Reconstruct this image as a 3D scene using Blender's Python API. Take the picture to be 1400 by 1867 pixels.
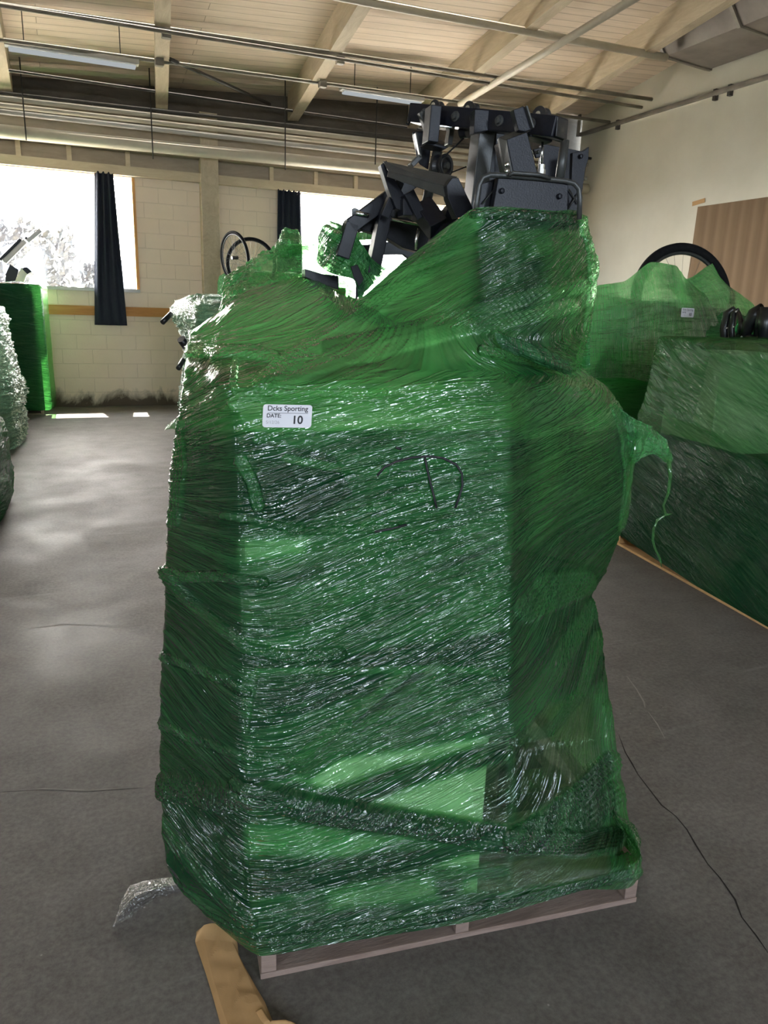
import bpy, bmesh, math, random
import numpy as np
from mathutils import Vector, Matrix

for o in list(bpy.data.objects): bpy.data.objects.remove(o)
S = bpy.context.scene
COL = S.collection

# ------------------------------------------------------------------ camera
F = 1365.0; CX, CY = 700.0, 933.5; CAMH = 1.54
RM = None
def _rot():
    c = np.array([CX, CY])
    a = np.array([*(np.array([105., 541.])-c), F]); a /= np.linalg.norm(a)
    b = np.array([*(np.array([4000., 676.])-c), F]); b -= a*b.dot(a); b /= np.linalg.norm(b)
    u = -np.cross(a, b)
    return np.array([b, a, u])
RM = _rot()
cam_data = bpy.data.cameras.new('camera'); cam = bpy.data.objects.new('camera', cam_data); COL.objects.link(cam)
cam_data.sensor_fit = 'VERTICAL'; cam_data.sensor_height = 36.0; cam_data.lens = 36.0*F/1867.0
cam_data.clip_start = 0.02; cam_data.clip_end = 400
r_, u_, b_ = RM @ [1, 0, 0], RM @ [0, -1, 0], RM @ [0, 0, -1]
cam.matrix_world = Matrix(((r_[0], u_[0], b_[0], 0), (r_[1], u_[1], b_[1], 0), (r_[2], u_[2], b_[2], CAMH), (0, 0, 0, 1)))
S.camera = cam

# ------------------------------------------------------------------ light and exposure
S.view_settings.view_transform = 'Standard'; S.view_settings.look = 'None'
S.view_settings.gamma = 1.0; S.view_settings.use_curve_mapping = False
S.view_settings.exposure = 0.38
SKY_AWAY, SKY_SUN = 38.0, 72.0                          # sky radiance away from and towards the sun (behind the back wall)
W = bpy.data.worlds.new('sky'); S.world = W; W.use_nodes = True
wn = W.node_tree; wn.nodes.clear()
wo = wn.nodes.new('ShaderNodeOutputWorld'); wb = wn.nodes.new('ShaderNodeBackground')
wc = wn.nodes.new('ShaderNodeTexCoord'); ws = wn.nodes.new('ShaderNodeSeparateXYZ'); wr = wn.nodes.new('ShaderNodeValToRGB'); wm = wn.nodes.new('ShaderNodeMapRange')
wn.links.new(wc.outputs['Generated'], ws.inputs[0]); wn.links.new(ws.outputs[1], wm.inputs[0]); wn.links.new(wm.outputs[0], wb.inputs[1])
for k_, v_ in zip(('From Min', 'From Max', 'To Min', 'To Max'), (-.5, .7, SKY_AWAY, SKY_SUN)): wm.inputs[k_].default_value = v_
wn.links.new(ws.outputs[1], wr.inputs[0])
wr.color_ramp.elements[0].position = 0.0; wr.color_ramp.elements[0].color = (0.74, 0.86, 1.0, 1)
wr.color_ramp.elements[1].position = 0.7; wr.color_ramp.elements[1].color = (1.0, 0.955, 0.90, 1)
wn.links.new(wr.outputs[0], wb.inputs[0]); wn.links.new(wb.outputs[0], wo.inputs[0])
sd = bpy.data.lights.new('sun', 'SUN'); sd.energy = 70.0; sd.angle = 0.009; sd.color = (1, 0.93, 0.82)
so = bpy.data.objects.new('sun', sd); COL.objects.link(so)
so.rotation_euler = Vector((-0.009, -0.398, -0.917)).to_track_quat('-Z', 'Y').to_euler()
def daylight(name, loc, d, sx, sy):
    """sampling portal in a window opening: guides the sky's own light, adds none"""
    l = bpy.data.lights.new(name, 'AREA'); l.shape = 'RECTANGLE'; l.size = sx; l.size_y = sy; l.cycles.is_portal = True
    o = bpy.data.objects.new(name, l); COL.objects.link(o); o.location = loc
    o.rotation_euler = Vector(d).to_track_quat('-Z', 'Z').to_euler(); return o
ROOM_X0, ROOM_X1, ROOM_Y0, ROOM_Y1 = -5.0, 8.57, -6.0, 11.85
FRONT_GLINT = [(-1.6, -0.4), (1.6, 3.0)]; LEFT_GLINT = [(-3.6, -2.4)]  # openings in the unseen walls, added and sized for glints on the film
for x0, x1 in FRONT_GLINT: daylight('window_portal', ((x0+x1)/2, ROOM_Y0-0.1, 2.55), (0, 1, 0), x1-x0, 1.2)
for y0, y1 in LEFT_GLINT: daylight('window_portal', (ROOM_X0-0.1, (y0+y1)/2, 2.55), (1, 0, 0), y1-y0, 1.2)
daylight('window_portal', (-0.34, ROOM_Y1+0.19, 2.43), (0, -1, 0), 2.82, 1.5)
daylight('window_portal', (4.8, ROOM_Y1+0.19, 2.43), (0, -1, 0), 3.0, 1.5)

# ------------------------------------------------------------------ pixel -> place helpers
def ray(x, y): return RM @ np.array([x-CX, y-CY, F])
O0 = np.array([0, 0, CAMH])
def atZ(x, y, z=0.0): r = ray(x, y); return O0 + r*((z-CAMH)/r[2])
def atY(x, y, Y): r = ray(x, y); return O0 + r*(Y/r[1])
def atX(x, y, X): r = ray(x, y); return O0 + r*(X/r[0])
def proj(P):
    P = np.asarray(P, float); q = (P-O0) @ RM
    return np.stack([CX+F*q[..., 0]/q[..., 2], CY+F*q[..., 1]/q[..., 2]], -1)
PA = atZ(475, 1787); PB = atZ(1160, 1645)              # the near edge of the main pallet
PT = (PB-PA)/np.linalg.norm(PB-PA); PN = np.array([-PT[1], PT[0], 0])
def atP(x, y, d=0.0):                                   # on the plane d behind the main load's front
    r = ray(x, y); return O0 + r*((PA+PN*d-O0).dot(PN)/r.dot(PN))
def mpp(P): return ((np.asarray(P)-O0) @ RM)[2]/F       # metres per pixel there

# ------------------------------------------------------------------ naming helpers
def tag(o, label=None, cat=None, group=None, kind=None):
    if label: o['label'] = label
    if cat: o['category'] = cat
    if group: o['group'] = group
    if kind: o['kind'] = kind
    return o
def thing(name, label, cat, loc=(0, 0, 0), group=None, rotz=0):
    o = bpy.data.objects.new(name, None); COL.objects.link(o); o.location = loc; o.rotation_euler.z = rotz
    o.empty_display_size = 0.1
    return tag(o, label, cat, group)
def copy_tree(o, parent=None):
    c = o.copy(); COL.objects.link(c)
    if parent: c.parent = parent
    for ch in [x for x in bpy.data.objects if x.parent == o]:
        if ch.name != c.name: copy_tree(ch, c)
    return c
class MB:
    """collects shapes in world space; build() links them as ONE mesh object"""
    def __init__(s): s.bm = bmesh.new(); s.smooth = False
    def box(s, c, size, ax=None, bevel=0.0):
        g = bmesh.ops.create_cube(s.bm, size=1.0); vs = g['verts']
        if ax is None: ax = ((1, 0, 0), (0, 1, 0), (0, 0, 1))
        M = Matrix(((ax[0][0]*size[0], ax[1][0]*size[1], ax[2][0]*size[2], c[0]), (ax[0][1]*size[0], ax[1][1]*size[1], ax[2][1]*size[2], c[1]),
                    (ax[0][2]*size[0], ax[1][2]*size[1], ax[2][2]*size[2], c[2]), (0, 0, 0, 1)))
        bmesh.ops.transform(s.bm, matrix=M, verts=vs)
        if bevel > 0:
            es = list({e for v in vs for e in v.link_edges})
            bmesh.ops.bevel(s.bm, geom=es, offset=bevel, segments=2, affect='EDGES', profile=0.5)
        return s
    def span(s, x0, x1, y0, y1, z0, z1, bevel=0.0):
        return s.box(((x0+x1)/2, (y0+y1)/2, (z0+z1)/2), (abs(x1-x0), abs(y1-y0), abs(z1-z0)), None, bevel)
    def bar(s, a, b, w, h, up=(0, 0, 1), bevel=0.0):       # w across, h along up
        a = Vector(a); b = Vector(b); t = (b-a); L = t.length; t.normalize(); up = Vector(up)
        sd_ = t.cross(up); sd_.normalize(); u2 = sd_.cross(t)
        return s.box((a+b)/2, (L, w, h), (t, sd_, u2), bevel)
    def tube(s, pts, r, seg=10, cap=True, closed=False):
        pts = [Vector(p) for p in pts]; n = len(pts); rings = []
        rs = r if hasattr(r, '__len__') else [r]*n
        nrm = None
        for i, p in enumerate(pts):
            if closed: t = pts[(i+1) % n]-pts[i-1]
            else: t = pts[min(i+1, n-1)]-pts[max(i-1, 0)]
            t.normalize()
            if nrm is None:
                nrm = t.cross(Vector((0, 0, 1)) if abs(t.z) < .9 else Vector((1, 0, 0)))
            nrm = (nrm - t*nrm.dot(t)).normalized(); bn = t.cross(nrm)
            rings.append([s.bm.verts.new(p+(nrm*math.cos(2*math.pi*k/seg)+bn*math.sin(2*math.pi*k/seg))*rs[i]) for k in range(seg)])
        m = n if closed else n-1
        for i in range(m):
            A, B = rings[i], rings[(i+1) % n]
            for k in range(seg):
                f = s.bm.faces.new((A[k], A[(k+1) % seg], B[(k+1) % seg], B[k])); f.smooth = True
        if cap and not closed:
            s.bm.faces.new(rings[0][::-1]); s.bm.faces.new(rings[-1])
        return s
    def prism(s, poly, off):                               # polygon (3D points) extruded by vector off
        a = [s.bm.verts.new(p) for p in poly]; b = [s.bm.verts.new(Vector(p)+Vector(off)) for p in poly]
        n = len(poly); s.bm.faces.new(a); s.bm.faces.new(b[::-1])
        for i in range(n): s.bm.faces.new((a[i], b[i], b[(i+1) % n], a[(i+1) % n]))
        return s
    def disc(s, c, ax, r, t, seg=28, prof=None):           # lathe around ax; prof = [(radius, offset)]
        ax = Vector(ax).normalized(); q = ax.cross(Vector((0, 0, 1)) if abs(ax.z) < .9 else Vector((1, 0, 0))).normalized(); w = ax.cross(q)
        prof = prof or [(0.0, -t/2), (r, -t/2), (r, t/2), (0.0, t/2)]; c = Vector(c)
        rings = []
        for (rr, off) in prof:
            rings.append([s.bm.verts.new(c+ax*off+(q*math.cos(2*math.pi*k/seg)+w*math.sin(2*math.pi*k/seg))*max(rr, 1e-4)) for k in range(seg)])
        for A, B in zip(rings, rings[1:]):
            for k in range(seg): s.bm.faces.new((A[k], A[(k+1) % seg], B[(k+1) % seg], B[k]))
        return s
    def torus(s, c, ax, R, r, seg=40, rs=10, a0=0, a1=2*math.pi):
        ax = Vector(ax).normalized(); q = ax.cross(Vector((0, 0, 1)) if abs(ax.z) < .9 else Vector((1, 0, 0))).normalized(); w = ax.cross(q); c = Vector(c)
        return s.tube([c+(q*math.cos(a0+(a1-a0)*k/seg)+w*math.sin(a0+(a1-a0)*k/seg))*R for k in range(seg)], r, rs, closed=True)
    def build(s, name, mt, parent=None, kind=None):
        bmesh.ops.recalc_face_normals(s.bm, faces=s.bm.faces)
        me = bpy.data.meshes.new(name); s.bm.to_mesh(me); s.bm.free()
        return link_mesh(name, me, mt, parent, kind)
def link_mesh(name, me, mt, parent=None, kind=None):
    o = bpy.data.objects.new(name, me); COL.objects.link(o); me.materials.append(mt)
    if parent is not None:
        o.parent = parent; bpy.context.view_layer.update()
        o.matrix_parent_inverse = parent.matrix_world.inverted()
    if kind: o['kind'] = kind
    return o
def top_mesh(mb, name, mt, label, cat, group=None):
    return tag(mb.build(name, mt), label, cat, group)

# ------------------------------------------------------------------ materials
class N:
    def __init__(s, name):
        s.m = bpy.data.materials.new(name); s.m.use_nodes = True; s.t = s.m.node_tree; s.t.nodes.clear()
        s.out = s.n('ShaderNodeOutputMaterial')
    def n(s, ty, **kw):
        x = s.t.nodes.new(ty)
        for k, v in kw.items(): setattr(x, k, v)
        return x
    def l(s, a, b): s.t.links.new(a, b)
    def coord(s, scale=(1, 1, 1), kind='Object', rot=(0, 0, 0)):
        c = s.n('ShaderNodeTexCoord'); m = s.n('ShaderNodeMapping'); m.inputs['Scale'].default_value = scale; m.inputs['Rotation'].default_value = rot
        s.l(c.outputs[kind], m.inputs[0]); return m.outputs[0]
    def noise(s, vec, scale, detail=3, rough=.5, dist=0.0):
        x = s.n('ShaderNodeTexNoise'); x.inputs['Scale'].default_value = scale; x.inputs['Detail'].default_value = detail
        x.inputs['Roughness'].default_value = rough; x.inputs['Distortion'].default_value = dist
        s.l(vec, x.inputs['Vector']); return x.outputs[0]
    def ramp(s, fac, stops):
        x = s.n('ShaderNodeValToRGB'); e = x.color_ramp.elements
        while len(e) < len(stops): e.new(0.5)
        for i, (p, c) in enumerate(stops):
            e[i].position = p; e[i].color = (*c, 1) if len(c) == 3 else c
        s.l(fac, x.inputs[0]); return x.outputs[0]
    def mix(s, fac, a, b, blend='MIX'):
        x = s.n('ShaderNodeMix', data_type='RGBA', blend_type=blend)
        for sock, v in ((x.inputs[0], fac), (x.inputs[6], a), (x.inputs[7], b)):
            if hasattr(v, 'is_linked'): s.l(v, sock)
            elif isinstance(v, (int, float)): sock.default_value = v
            else: sock.default_value = (*v, 1)
        return x.outputs[2]
    def math(s, op, a, b=0.0, c=None, clamp=False):
        x = s.n('ShaderNodeMath', operation=op); x.use_clamp = clamp
        for i, v in enumerate((a, b, c)):
            if v is None: continue
            if hasattr(v, 'is_linked'): s.l(v, x.inputs[i])
            else: x.inputs[i].default_value = v
        return x.outputs[0]
    def bump(s, h, strength=.5, dist=.01, nrm=None):
        x = s.n('ShaderNodeBump'); x.inputs['Strength'].default_value = strength; x.inputs['Distance'].default_value = dist
        s.l(h, x.inputs['Height'])
        if nrm is not None: s.l(nrm, x.inputs['Normal'])
        return x.outputs[0]
    def pbr(s, col, rough=.5, metal=0.0, nrm=None, spec=.5, **kw):
        p = s.n('ShaderNodeBsdfPrincipled')
        for k, v in (('Base Color', col), ('Roughness', rough), ('Metallic', metal)):
            if hasattr(v, 'is_linked'): s.l(v, p.inputs[k])
            elif isinstance(v, (int, float)): p.inputs[k].default_value = v
            else: p.inputs[k].default_value = (*v, 1)
        p.inputs['Specular IOR Level'].default_value = spec
        for k, v in kw.items(): p.inputs[k.replace('_', ' ')].default_value = v
        if nrm is not None: s.l(nrm, p.inputs['Normal'])
        s.l(p.outputs[0], s.out.inputs[0]); return s.m
def speckled(name, c1, c2, scale=8, rough=.6, metal=0.0, bump=.15, spec=.5, stretch=(1, 1, 1)):
    k = N(name); v = k.coord(stretch); a = k.noise(v, scale, 5, .6)
    return k.pbr(k.ramp(a, [(.3, c1), (.7, c2)]), rough, metal, k.bump(k.noise(v, scale*6, 3), bump, .003), spec)
M = {}
def mat_floor():
    k = N('concrete_floor'); v = k.coord()
    a = k.noise(v, .55, 6, .62, .6); b = k.noise(v, 5.0, 6, .7); c = k.noise(v, 60, 3, .7)
    col = k.ramp(a, [(.30, (.080, .068, .060)), (.52, (.116, .101, .091)), (.72, (.165, .148, .135))])
    col = k.mix(k.ramp(b, [(.35, (0, 0, 0)), (.7, (1, 1, 1))]), col, (.16, .145, .13), 'MIX') if False else k.mix(.35, col, k.ramp(b, [(.3, (.05, .045, .042)), (.7, (.21, .195, .18))]))
    col = k.mix(.18, col, k.ramp(c, [(.35, (.03, .03, .03)), (.65, (.3, .29, .27))]))
    # pale drag marks
    v2 = k.coord((.5, 5, 1), rot=(0, 0, .15)); s_ = k.noise(v2, 1.4, 5, .7, .3)
    col = k.mix(k.ramp(s_, [(.60, (0, 0, 0)), (.80, (.45, .45, .45))]), col, (.27, .26, .25))
    # fine white specks of grit
    vo = k.n('ShaderNodeTexVoronoi'); vo.inputs['Scale'].default_value = 9; k.l(v, vo.inputs['Vector'])
    col = k.mix(k.ramp(vo.outputs['Distance'], [(.0, (.7, .7, .7)), (.035, (0, 0, 0))]), col, (.5, .48, .45))
    rg = k.ramp(k.noise(v, 1.6, 5, .65, .4), [(.3, (.50,)*3), (.7, (.72,)*3)])
    return k.pbr(col, rg, 0, k.bump(k.mix(.5, k.noise(v, 14, 5, .6), k.noise(v, 90, 3)), .22, .004), .28)
def mat_block():
    k = N('painted_block_wall'); c = k.n('ShaderNodeTexCoord'); sx = k.n('ShaderNodeSeparateXYZ'); cx = k.n('ShaderNodeCombineXYZ')
    k.l(c.outputs['Object'], sx.inputs[0]); k.l(sx.outputs[0], cx.inputs[0]); k.l(sx.outputs[2], cx.inputs[1])
    br = k.n('ShaderNodeTexBrick'); k.l(cx.outputs[0], br.inputs['Vector']); br.inputs['Scale'].default_value = 1
    br.inputs['Brick Width'].default_value = .406; br.inputs['Row Height'].default_value = .205; br.inputs['Mortar Size'].default_value = .007; br.inputs['Mortar Smooth'].default_value = .6
    br.inputs['Color1'].default_value = (.86, .71, .55, 1); br.inputs['Color2'].default_value = (.83, .685, .525, 1); br.inputs['Mortar'].default_value = (.68, .56, .42, 1)
    v = k.coord(); n1 = k.noise(v, 1.3, 6, .65); col = k.mix(.5, br.outputs['Color'], k.ramp(n1, [(.3, (.76, .62, .48)), (.7, (.90, .76, .60))]))
    # grime rising from the floor
    g = k.math('ADD', k.math('MULTIPLY', k.noise(k.coord((1, 1, .6)), 2.6, 6, .7, .5), .85), k.math('MULTIPLY', sx.outputs[2], -1.2))
    col = k.mix(k.ramp(g, [(.12, (0, 0, 0)), (.34, (.96, .96, .96))]), col, (.09, .065, .045))
    h = k.math('ADD', k.math('MULTIPLY', br.outputs['Fac'], -1.0), k.math('MULTIPLY', k.noise(v, 40, 4), .4))
    return k.pbr(col, .8, 0, k.bump(h, .6, .006), .2)
def mat_plaster():
    k = N('painted_side_wall'); v = k.coord(); n1 = k.noise(v, .8, 6, .6); n2 = k.noise(v, 7, 6, .7)
    col = k.ramp(n1, [(.3, (.50, .475, .38)), (.7, (.60, .575, .475))])
    col = k.mix(k.ramp(n2, [(.62, (0, 0, 0)), (.8, (.35,)*3)]), col, (.42, .39, .31))
    return k.pbr(col, .75, 0, k.bump(k.noise(v, 30, 4), .2, .004), .25)
def mat_planks():
    k = N('ceiling_planks'); c = k.n('ShaderNodeTexCoord'); sx = k.n('ShaderNodeSeparateXYZ'); cx = k.n('ShaderNodeCombineXYZ')
    k.l(c.outputs['Object'], sx.inputs[0]); k.l(sx.outputs[0], cx.inputs[0]); k.l(sx.outputs[1], cx.inputs[1])
    br = k.n('ShaderNodeTexBrick'); k.l(cx.outputs[0], br.inputs['Vector']); br.inputs['Scale'].default_value = 1
    br.inputs['Brick Width'].default_value = 3.6; br.inputs['Row Height'].default_value = .145; br.inputs['Mortar Size'].default_value = .006; br.inputs['Mortar Smooth'].default_value = .3
    br.inputs['Color1'].default_value = (.80, .665, .53, 1); br.inputs['Color2'].default_value = (.72, .595, .465, 1); br.inputs['Mortar'].default_value = (.30, .235, .17, 1)
    v = k.coord((.5, 6, 1)); gr = k.noise(v, 3, 6, .7)
    col = k.mix(.4, br.outputs['Color'], k.ramp(gr, [(.3, (.52, .42, .31)), (.7, (.84, .71, .57))]))
    return k.pbr(col, .75, 0, k.bump(k.math('MULTIPLY', br.outputs['Fac'], -1.0), .7, .01), .2)
def mat_wood(name, c1, c2, sc=(2, 2, 2), rough=.75, bump=.3):
    k = N(name); v = k.coord(sc); a = k.noise(v, 3.0, 7, .7, 1.2)
    return k.pbr(k.ramp(a, [(.28, c1), (.72, c2)]), rough, 0, k.bump(k.noise(v, 14, 5, .7), bump, .003), .25)
M['floor'] = mat_floor(); M['block'] = mat_block(); M['side'] = mat_plaster(); M['plank'] = mat_planks()
M['beam'] = mat_wood('painted_beam', (.42, .345, .24), (.60, .51, .37), (3, .5, 3))
M['trimwood'] = mat_wood('painted_trim', (.50, .41, .28), (.64, .54, .39), (.6, 3, 3))
M['dimwood'] = mat_wood('dusty_boards', (.30, .25, .19), (.42, .35, .27), (.6, 3, 2))
M['gapdark'] = mat_wood('dark_gap_boards', (.075, .065, .052), (.14, .12, .095), (.6, 3, 2))  # shade of the gap under the roof, put into the board colour
M['rawwood'] = mat_wood('bare_pine_jamb', (.55, .26, .08), (.72, .40, .15), (3, 3, .6))
M['strip'] = mat_wood('varnished_strip', (.42, .19, .06), (.60, .31, .11), (.5, 3, 5))
M['pallet'] = mat_wood('weathered_pallet', (.17, .115, .095), (.33, .25, .215), (1.2, 8, 8), .8, .5)
M['palletnew'] = mat_wood('fresh_pallet', (.50, .30, .13), (.68, .45, .22), (4, 4, 8))
M['pipe'] = speckled('dusty_white_pipe', (.50, .45, .35), (.62, .57, .46), 3, .6)
M['conduit'] = speckled('old_conduit', (.15, .135, .11), (.26, .235, .19), 4, .55, .2)
M['iron'] = speckled('dark_iron', (.05, .045, .04), (.09, .08, .07), 5, .6, .3)
M['duct'] = speckled('dirty_duct', (.16, .135, .115), (.27, .235, .20), 1.6, .7, .1, .3)
M['fixture'] = speckled('white_fixture', (.45, .44, .40), (.56, .55, .50), 3, .4)
M['black'] = speckled('black_powdercoat', (.0055, .0058, .0095), (.009, .0095, .015), 60, .40, 0, .15, .28)
M['grey'] = speckled('grey_steel', (.040, .041, .040), (.056, .057, .054), 30, .38, .2, .1)
M['chrome'] = speckled('bright_steel', (.6, .6, .6), (.75, .75, .75), 9, .22, 1.0, .02)
M['rubber'] = speckled('black_rubber', (.008, .008, .009), (.014, .014, .015), 30, .85, 0, .15, .15)
M['plastic'] = speckled('black_plastic', (.010, .010, .012), (.02, .02, .022), 15, .3)
M['white'] = speckled('white_plastic', (.6, .6, .58), (.7, .7, .68), 5, .45)
M['carton'] = speckled('pale_carton', (.52, .56, .50), (.62, .66, .60), 2, .7, 0, .1)
M['kraft'] = mat_wood('kraft_card', (.36, .215, .095), (.47, .29, .135), (1, 1, 1), .8, .25)
M['ink'] = speckled('black_ink', (.01, .01, .012), (.015, .015, .02), 5, .6)
M['faint'] = speckled('faint_grey_print', (.30, .30, .32), (.36, .36, .38), 5, .7)
M['paper'] = speckled('label_paper', (.63, .62, .66), (.68, .67, .71), 3, .55, 0, .03)
M['letter'] = speckled('wall_letter_paint', (.25, .24, .22), (.3, .29, .27), 5, .8)
M['green'] = speckled('green_strap', (.05, .42, .12), (.07, .52, .16), 5, .4)
def mat_curtain():
    k = N('dark_curtain'); v = k.coord(); a = k.noise(v, 220, 2)
    return k.pbr(k.ramp(a, [(.3, (.020, .023, .034)), (.7, (.034, .038, .052))]), .85, 0, k.bump(a, .3, .001), .15)
M['curtain'] = mat_curtain()
def mat_card():
    k = N('corrugated_sheet'); c = k.n('ShaderNodeTexCoord'); sx = k.n('ShaderNodeSeparateXYZ'); k.l(c.outputs['Object'], sx.inputs[0])
    w = k.n('ShaderNodeTexWave', wave_type='BANDS', bands_direction='Y'); w.inputs['Scale'].default_value = 1.55; w.inputs['Distortion'].default_value = 1.2; w.inputs['Detail'].default_value = 3; w.inputs['Detail Scale'].default_value = .5
    k.l(k.coord((1, 1, .15)), w.inputs['Vector'])
    col = k.mix(.75, k.ramp(w.outputs['Fac'], [(.05, (.12, .078, .045)), (.35, (.19, .13, .078)), (.9, (.17, .118, .068))]), (.18, .122, .072))
    return k.pbr(col, .8, 0, k.bump(w.outputs['Fac'], .5, .02), .15)
M['cardsheet'] = mat_card()
def mat_glass():
    k = N('dusty_window_glass'); v = k.coord(); a = k.noise(v, 2.2, 7, .75, .4); b = k.noise(v, 70, 3, .8)
    tr = k.n('ShaderNodeBsdfTransparent'); tl = k.n('ShaderNodeBsdfTranslucent'); tl.inputs[0].default_value = (.012, .012, .014, 1); gl = k.n('ShaderNodeBsdfGlossy'); gl.inputs['Roughness'].default_value = .05
    m1 = k.n('ShaderNodeMixShader'); k.l(k.math('MULTIPLY', k.ramp(a, [(.40, (.05,)*3), (.60, (.7,)*3)]), k.ramp(b, [(.4, (.3,)*3), (.6, (1,)*3)])), m1.inputs[0]); k.l(tr.outputs[0], m1.inputs[1]); k.l(tl.outputs[0], m1.inputs[2])
    m2 = k.n('ShaderNodeMixShader'); m2.inputs[0].default_value = .05; k.l(m1.outputs[0], m2.inputs[1]); k.l(gl.outputs[0], m2.inputs[2]); k.l(m2.outputs[0], k.out.inputs[0]); return k.m
M['glass'] = mat_glass()
def mat_tube():
    k = N('fluorescent_tube'); e = k.n('ShaderNodeEmission'); e.inputs[0].default_value = (.9, .97, 1, 1); e.inputs[1].default_value = .35; k.l(e.outputs[0], k.out.inputs[0]); return k.m
M['tube'] = mat_tube()
def mat_film(name, thin=(.62, .90, .60), light=(.085, .37, .135), deep=(.0028, .048, .021), glow=(.17, .80, .13), op=1.0, gloss=1.0, rough=.07, fine=1.0, gmax=.5, tr_=(.15, .48, .22)):
    """stretch film: green absorbing sheet whose opacity follows the number of layers, with stretched creases"""
    k = N(name)
    lay = k.n('ShaderNodeAttribute', attribute_name='layers').outputs['Fac']
    crk = k.n('ShaderNodeAttribute', attribute_name='crinkle').outputs['Fac']
    def st(uv, sx, sy, detail=2, rough_=.6):
        u = k.n('ShaderNodeUVMap', uv_map=uv); m = k.n('ShaderNodeMapping'); m.inputs['Scale'].default_value = (sx, sy, 1); k.l(u.outputs[0], m.inputs[0])
        return k.noise(m.outputs[0], 1.0, detail, rough_)
    mlk = k.n('ShaderNodeAttribute', attribute_name='milk').outputs['Fac']
    a = st('streak', 2.6, 95.0, 1); b = st('cross', 5.0, 210.0, 1); c = st('streak', 1.6, 38.0, 4, .7); d = st('cross', 1.8, 60.0, 2)
    gate = st('cross', 3.5, 12.0, 3); gate2 = st('streak', 4.0, 30.0, 3)
    g1 = k.ramp(gate, [(.46, (.08,)*3), (.60, (1,)*3)]); g2 = k.ramp(gate2, [(.47, (.10,)*3), (.60, (1,)*3)])
    ridge = lambda x, w: k.math('POWER', k.math('SUBTRACT', 1.0, k.math('ABSOLUTE', k.math('MULTIPLY', k.math('SUBTRACT', x, .5), w)), clamp=True), 1.6)
    h = k.math('ADD', k.math('MULTIPLY', k.math('MULTIPLY', ridge(a, 7.0), g2), 1.3), k.math('MULTIPLY', ridge(d, 6.0), .9))
    h = k.math('ADD', h, k.math('MULTIPLY', k.math('MULTIPLY', ridge(b, 6.0), g1), .7*fine))
    v = k.coord(); vo = k.n('ShaderNodeTexVoronoi', feature='F1'); vo.inputs['Scale'].default_value = 30
    dn = k.n('ShaderNodeTexNoise'); dn.inputs['Scale'].default_value = 14; k.l(v, dn.inputs['Vector'])
    k.l(k.mix(.10, v, dn.outputs[1]), vo.inputs['Vector'])
    cr = k.math('MULTIPLY', k.math('ADD', vo.outputs['Distance'], k.math('MULTIPLY', k.noise(v, 60, 2, .5, 1.8), 1.0)), crk)
    h = k.math('ADD', h, k.math('MULTIPLY', cr, 3.4))
    nb = k.bump(h, 1.0, .0025*fine)
    thick = k.math('ADD', k.math('MULTIPLY', lay, 2.2), .12, clamp=True)
    lv = k.math('ADD', lay, k.math('MULTIPLY', k.math('MULTIPLY', k.math('SUBTRACT', c, .5), thick), 1.1), clamp=True)
    lv = k.math('ADD', lv, k.math('MULTIPLY', k.math('MULTIPLY', k.math('SUBTRACT', d, .5), thick), .6), clamp=True)
    dif = k.n('ShaderNodeBsdfDiffuse'); trl = k.n('ShaderNodeBsdfTranslucent'); tra = k.n('ShaderNodeBsdfTransparent')
    k.l(k.mix(lv, light, deep), dif.inputs[0]); k.l(k.mix(lv, glow, tuple(x*.3 for x in glow)), trl.inputs[0]); k.l(k.mix(lv, thin, tuple(x*y for x, y in zip(thin, tr_))), tra.inputs[0])
    k.l(nb, dif.inputs['Normal']); k.l(nb, trl.inputs['Normal'])
    m0 = k.n('ShaderNodeMixShader'); m0.inputs[0].default_value = .5; k.l(dif.outputs[0], m0.inputs[1]); k.l(trl.outputs[0], m0.inputs[2])
    m1 = k.n('ShaderNodeMixShader'); k.l(k.math('MULTIPLY', k.math('ADD', k.math('MULTIPLY', lv, .85), k.math('ADD', mlk, .08)), op, clamp=True), m1.inputs[0]); k.l(tra.outputs[0], m1.inputs[1]); k.l(m0.outputs[0], m1.inputs[2])
    gl = k.n('ShaderNodeBsdfGlossy'); gl.inputs['Roughness'].default_value = rough; gl.inputs[0].default_value = (1, 1, 1, 1); k.l(nb, gl.inputs['Normal'])
    fr = k.n('ShaderNodeFresnel'); fr.inputs[0].default_value = 1.52; k.l(nb, fr.inputs['Normal'])
    m2 = k.n('ShaderNodeMixShader'); k.l(k.math('MINIMUM', k.math('ADD', k.math('MULTIPLY', fr.outputs[0], .85*gloss), .02*gloss), gmax), m2.inputs[0]); k.l(m1.outputs[0], m2.inputs[1]); k.l(gl.outputs[0], m2.inputs[2])
    k.l(m2.outputs[0], k.out.inputs[0]); return k.m
M['film'] = mat_film('green_stretch_film', gloss=1.25, gmax=.6)
M['filmside'] = mat_film('green_stretch_film_far', light=(.13, .40, .15), deep=(.004, .085, .030), glow=(.12, .50, .13), op=1.15, gloss=.38, gmax=.25)
M['filmfold'] = mat_film('green_stretch_film_folded', op=2.2, glow=(.10, .50, .10))
M['clearfilm'] = mat_film('clear_stretch_film', (.8, .93, .85), (.30, .42, .33), (.05, .16, .09), (.4, .6, .44), .8, 1.3, tr_=(.5, .75, .6))
M['clearscrap'] = mat_film('clear_film_scrap', (.93, .94, .96), (.5, .5, .54), (.30, .30, .34), (.4, .4, .45), .5, 2.4, .1, tr_=(.85, .86, .88))

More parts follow.
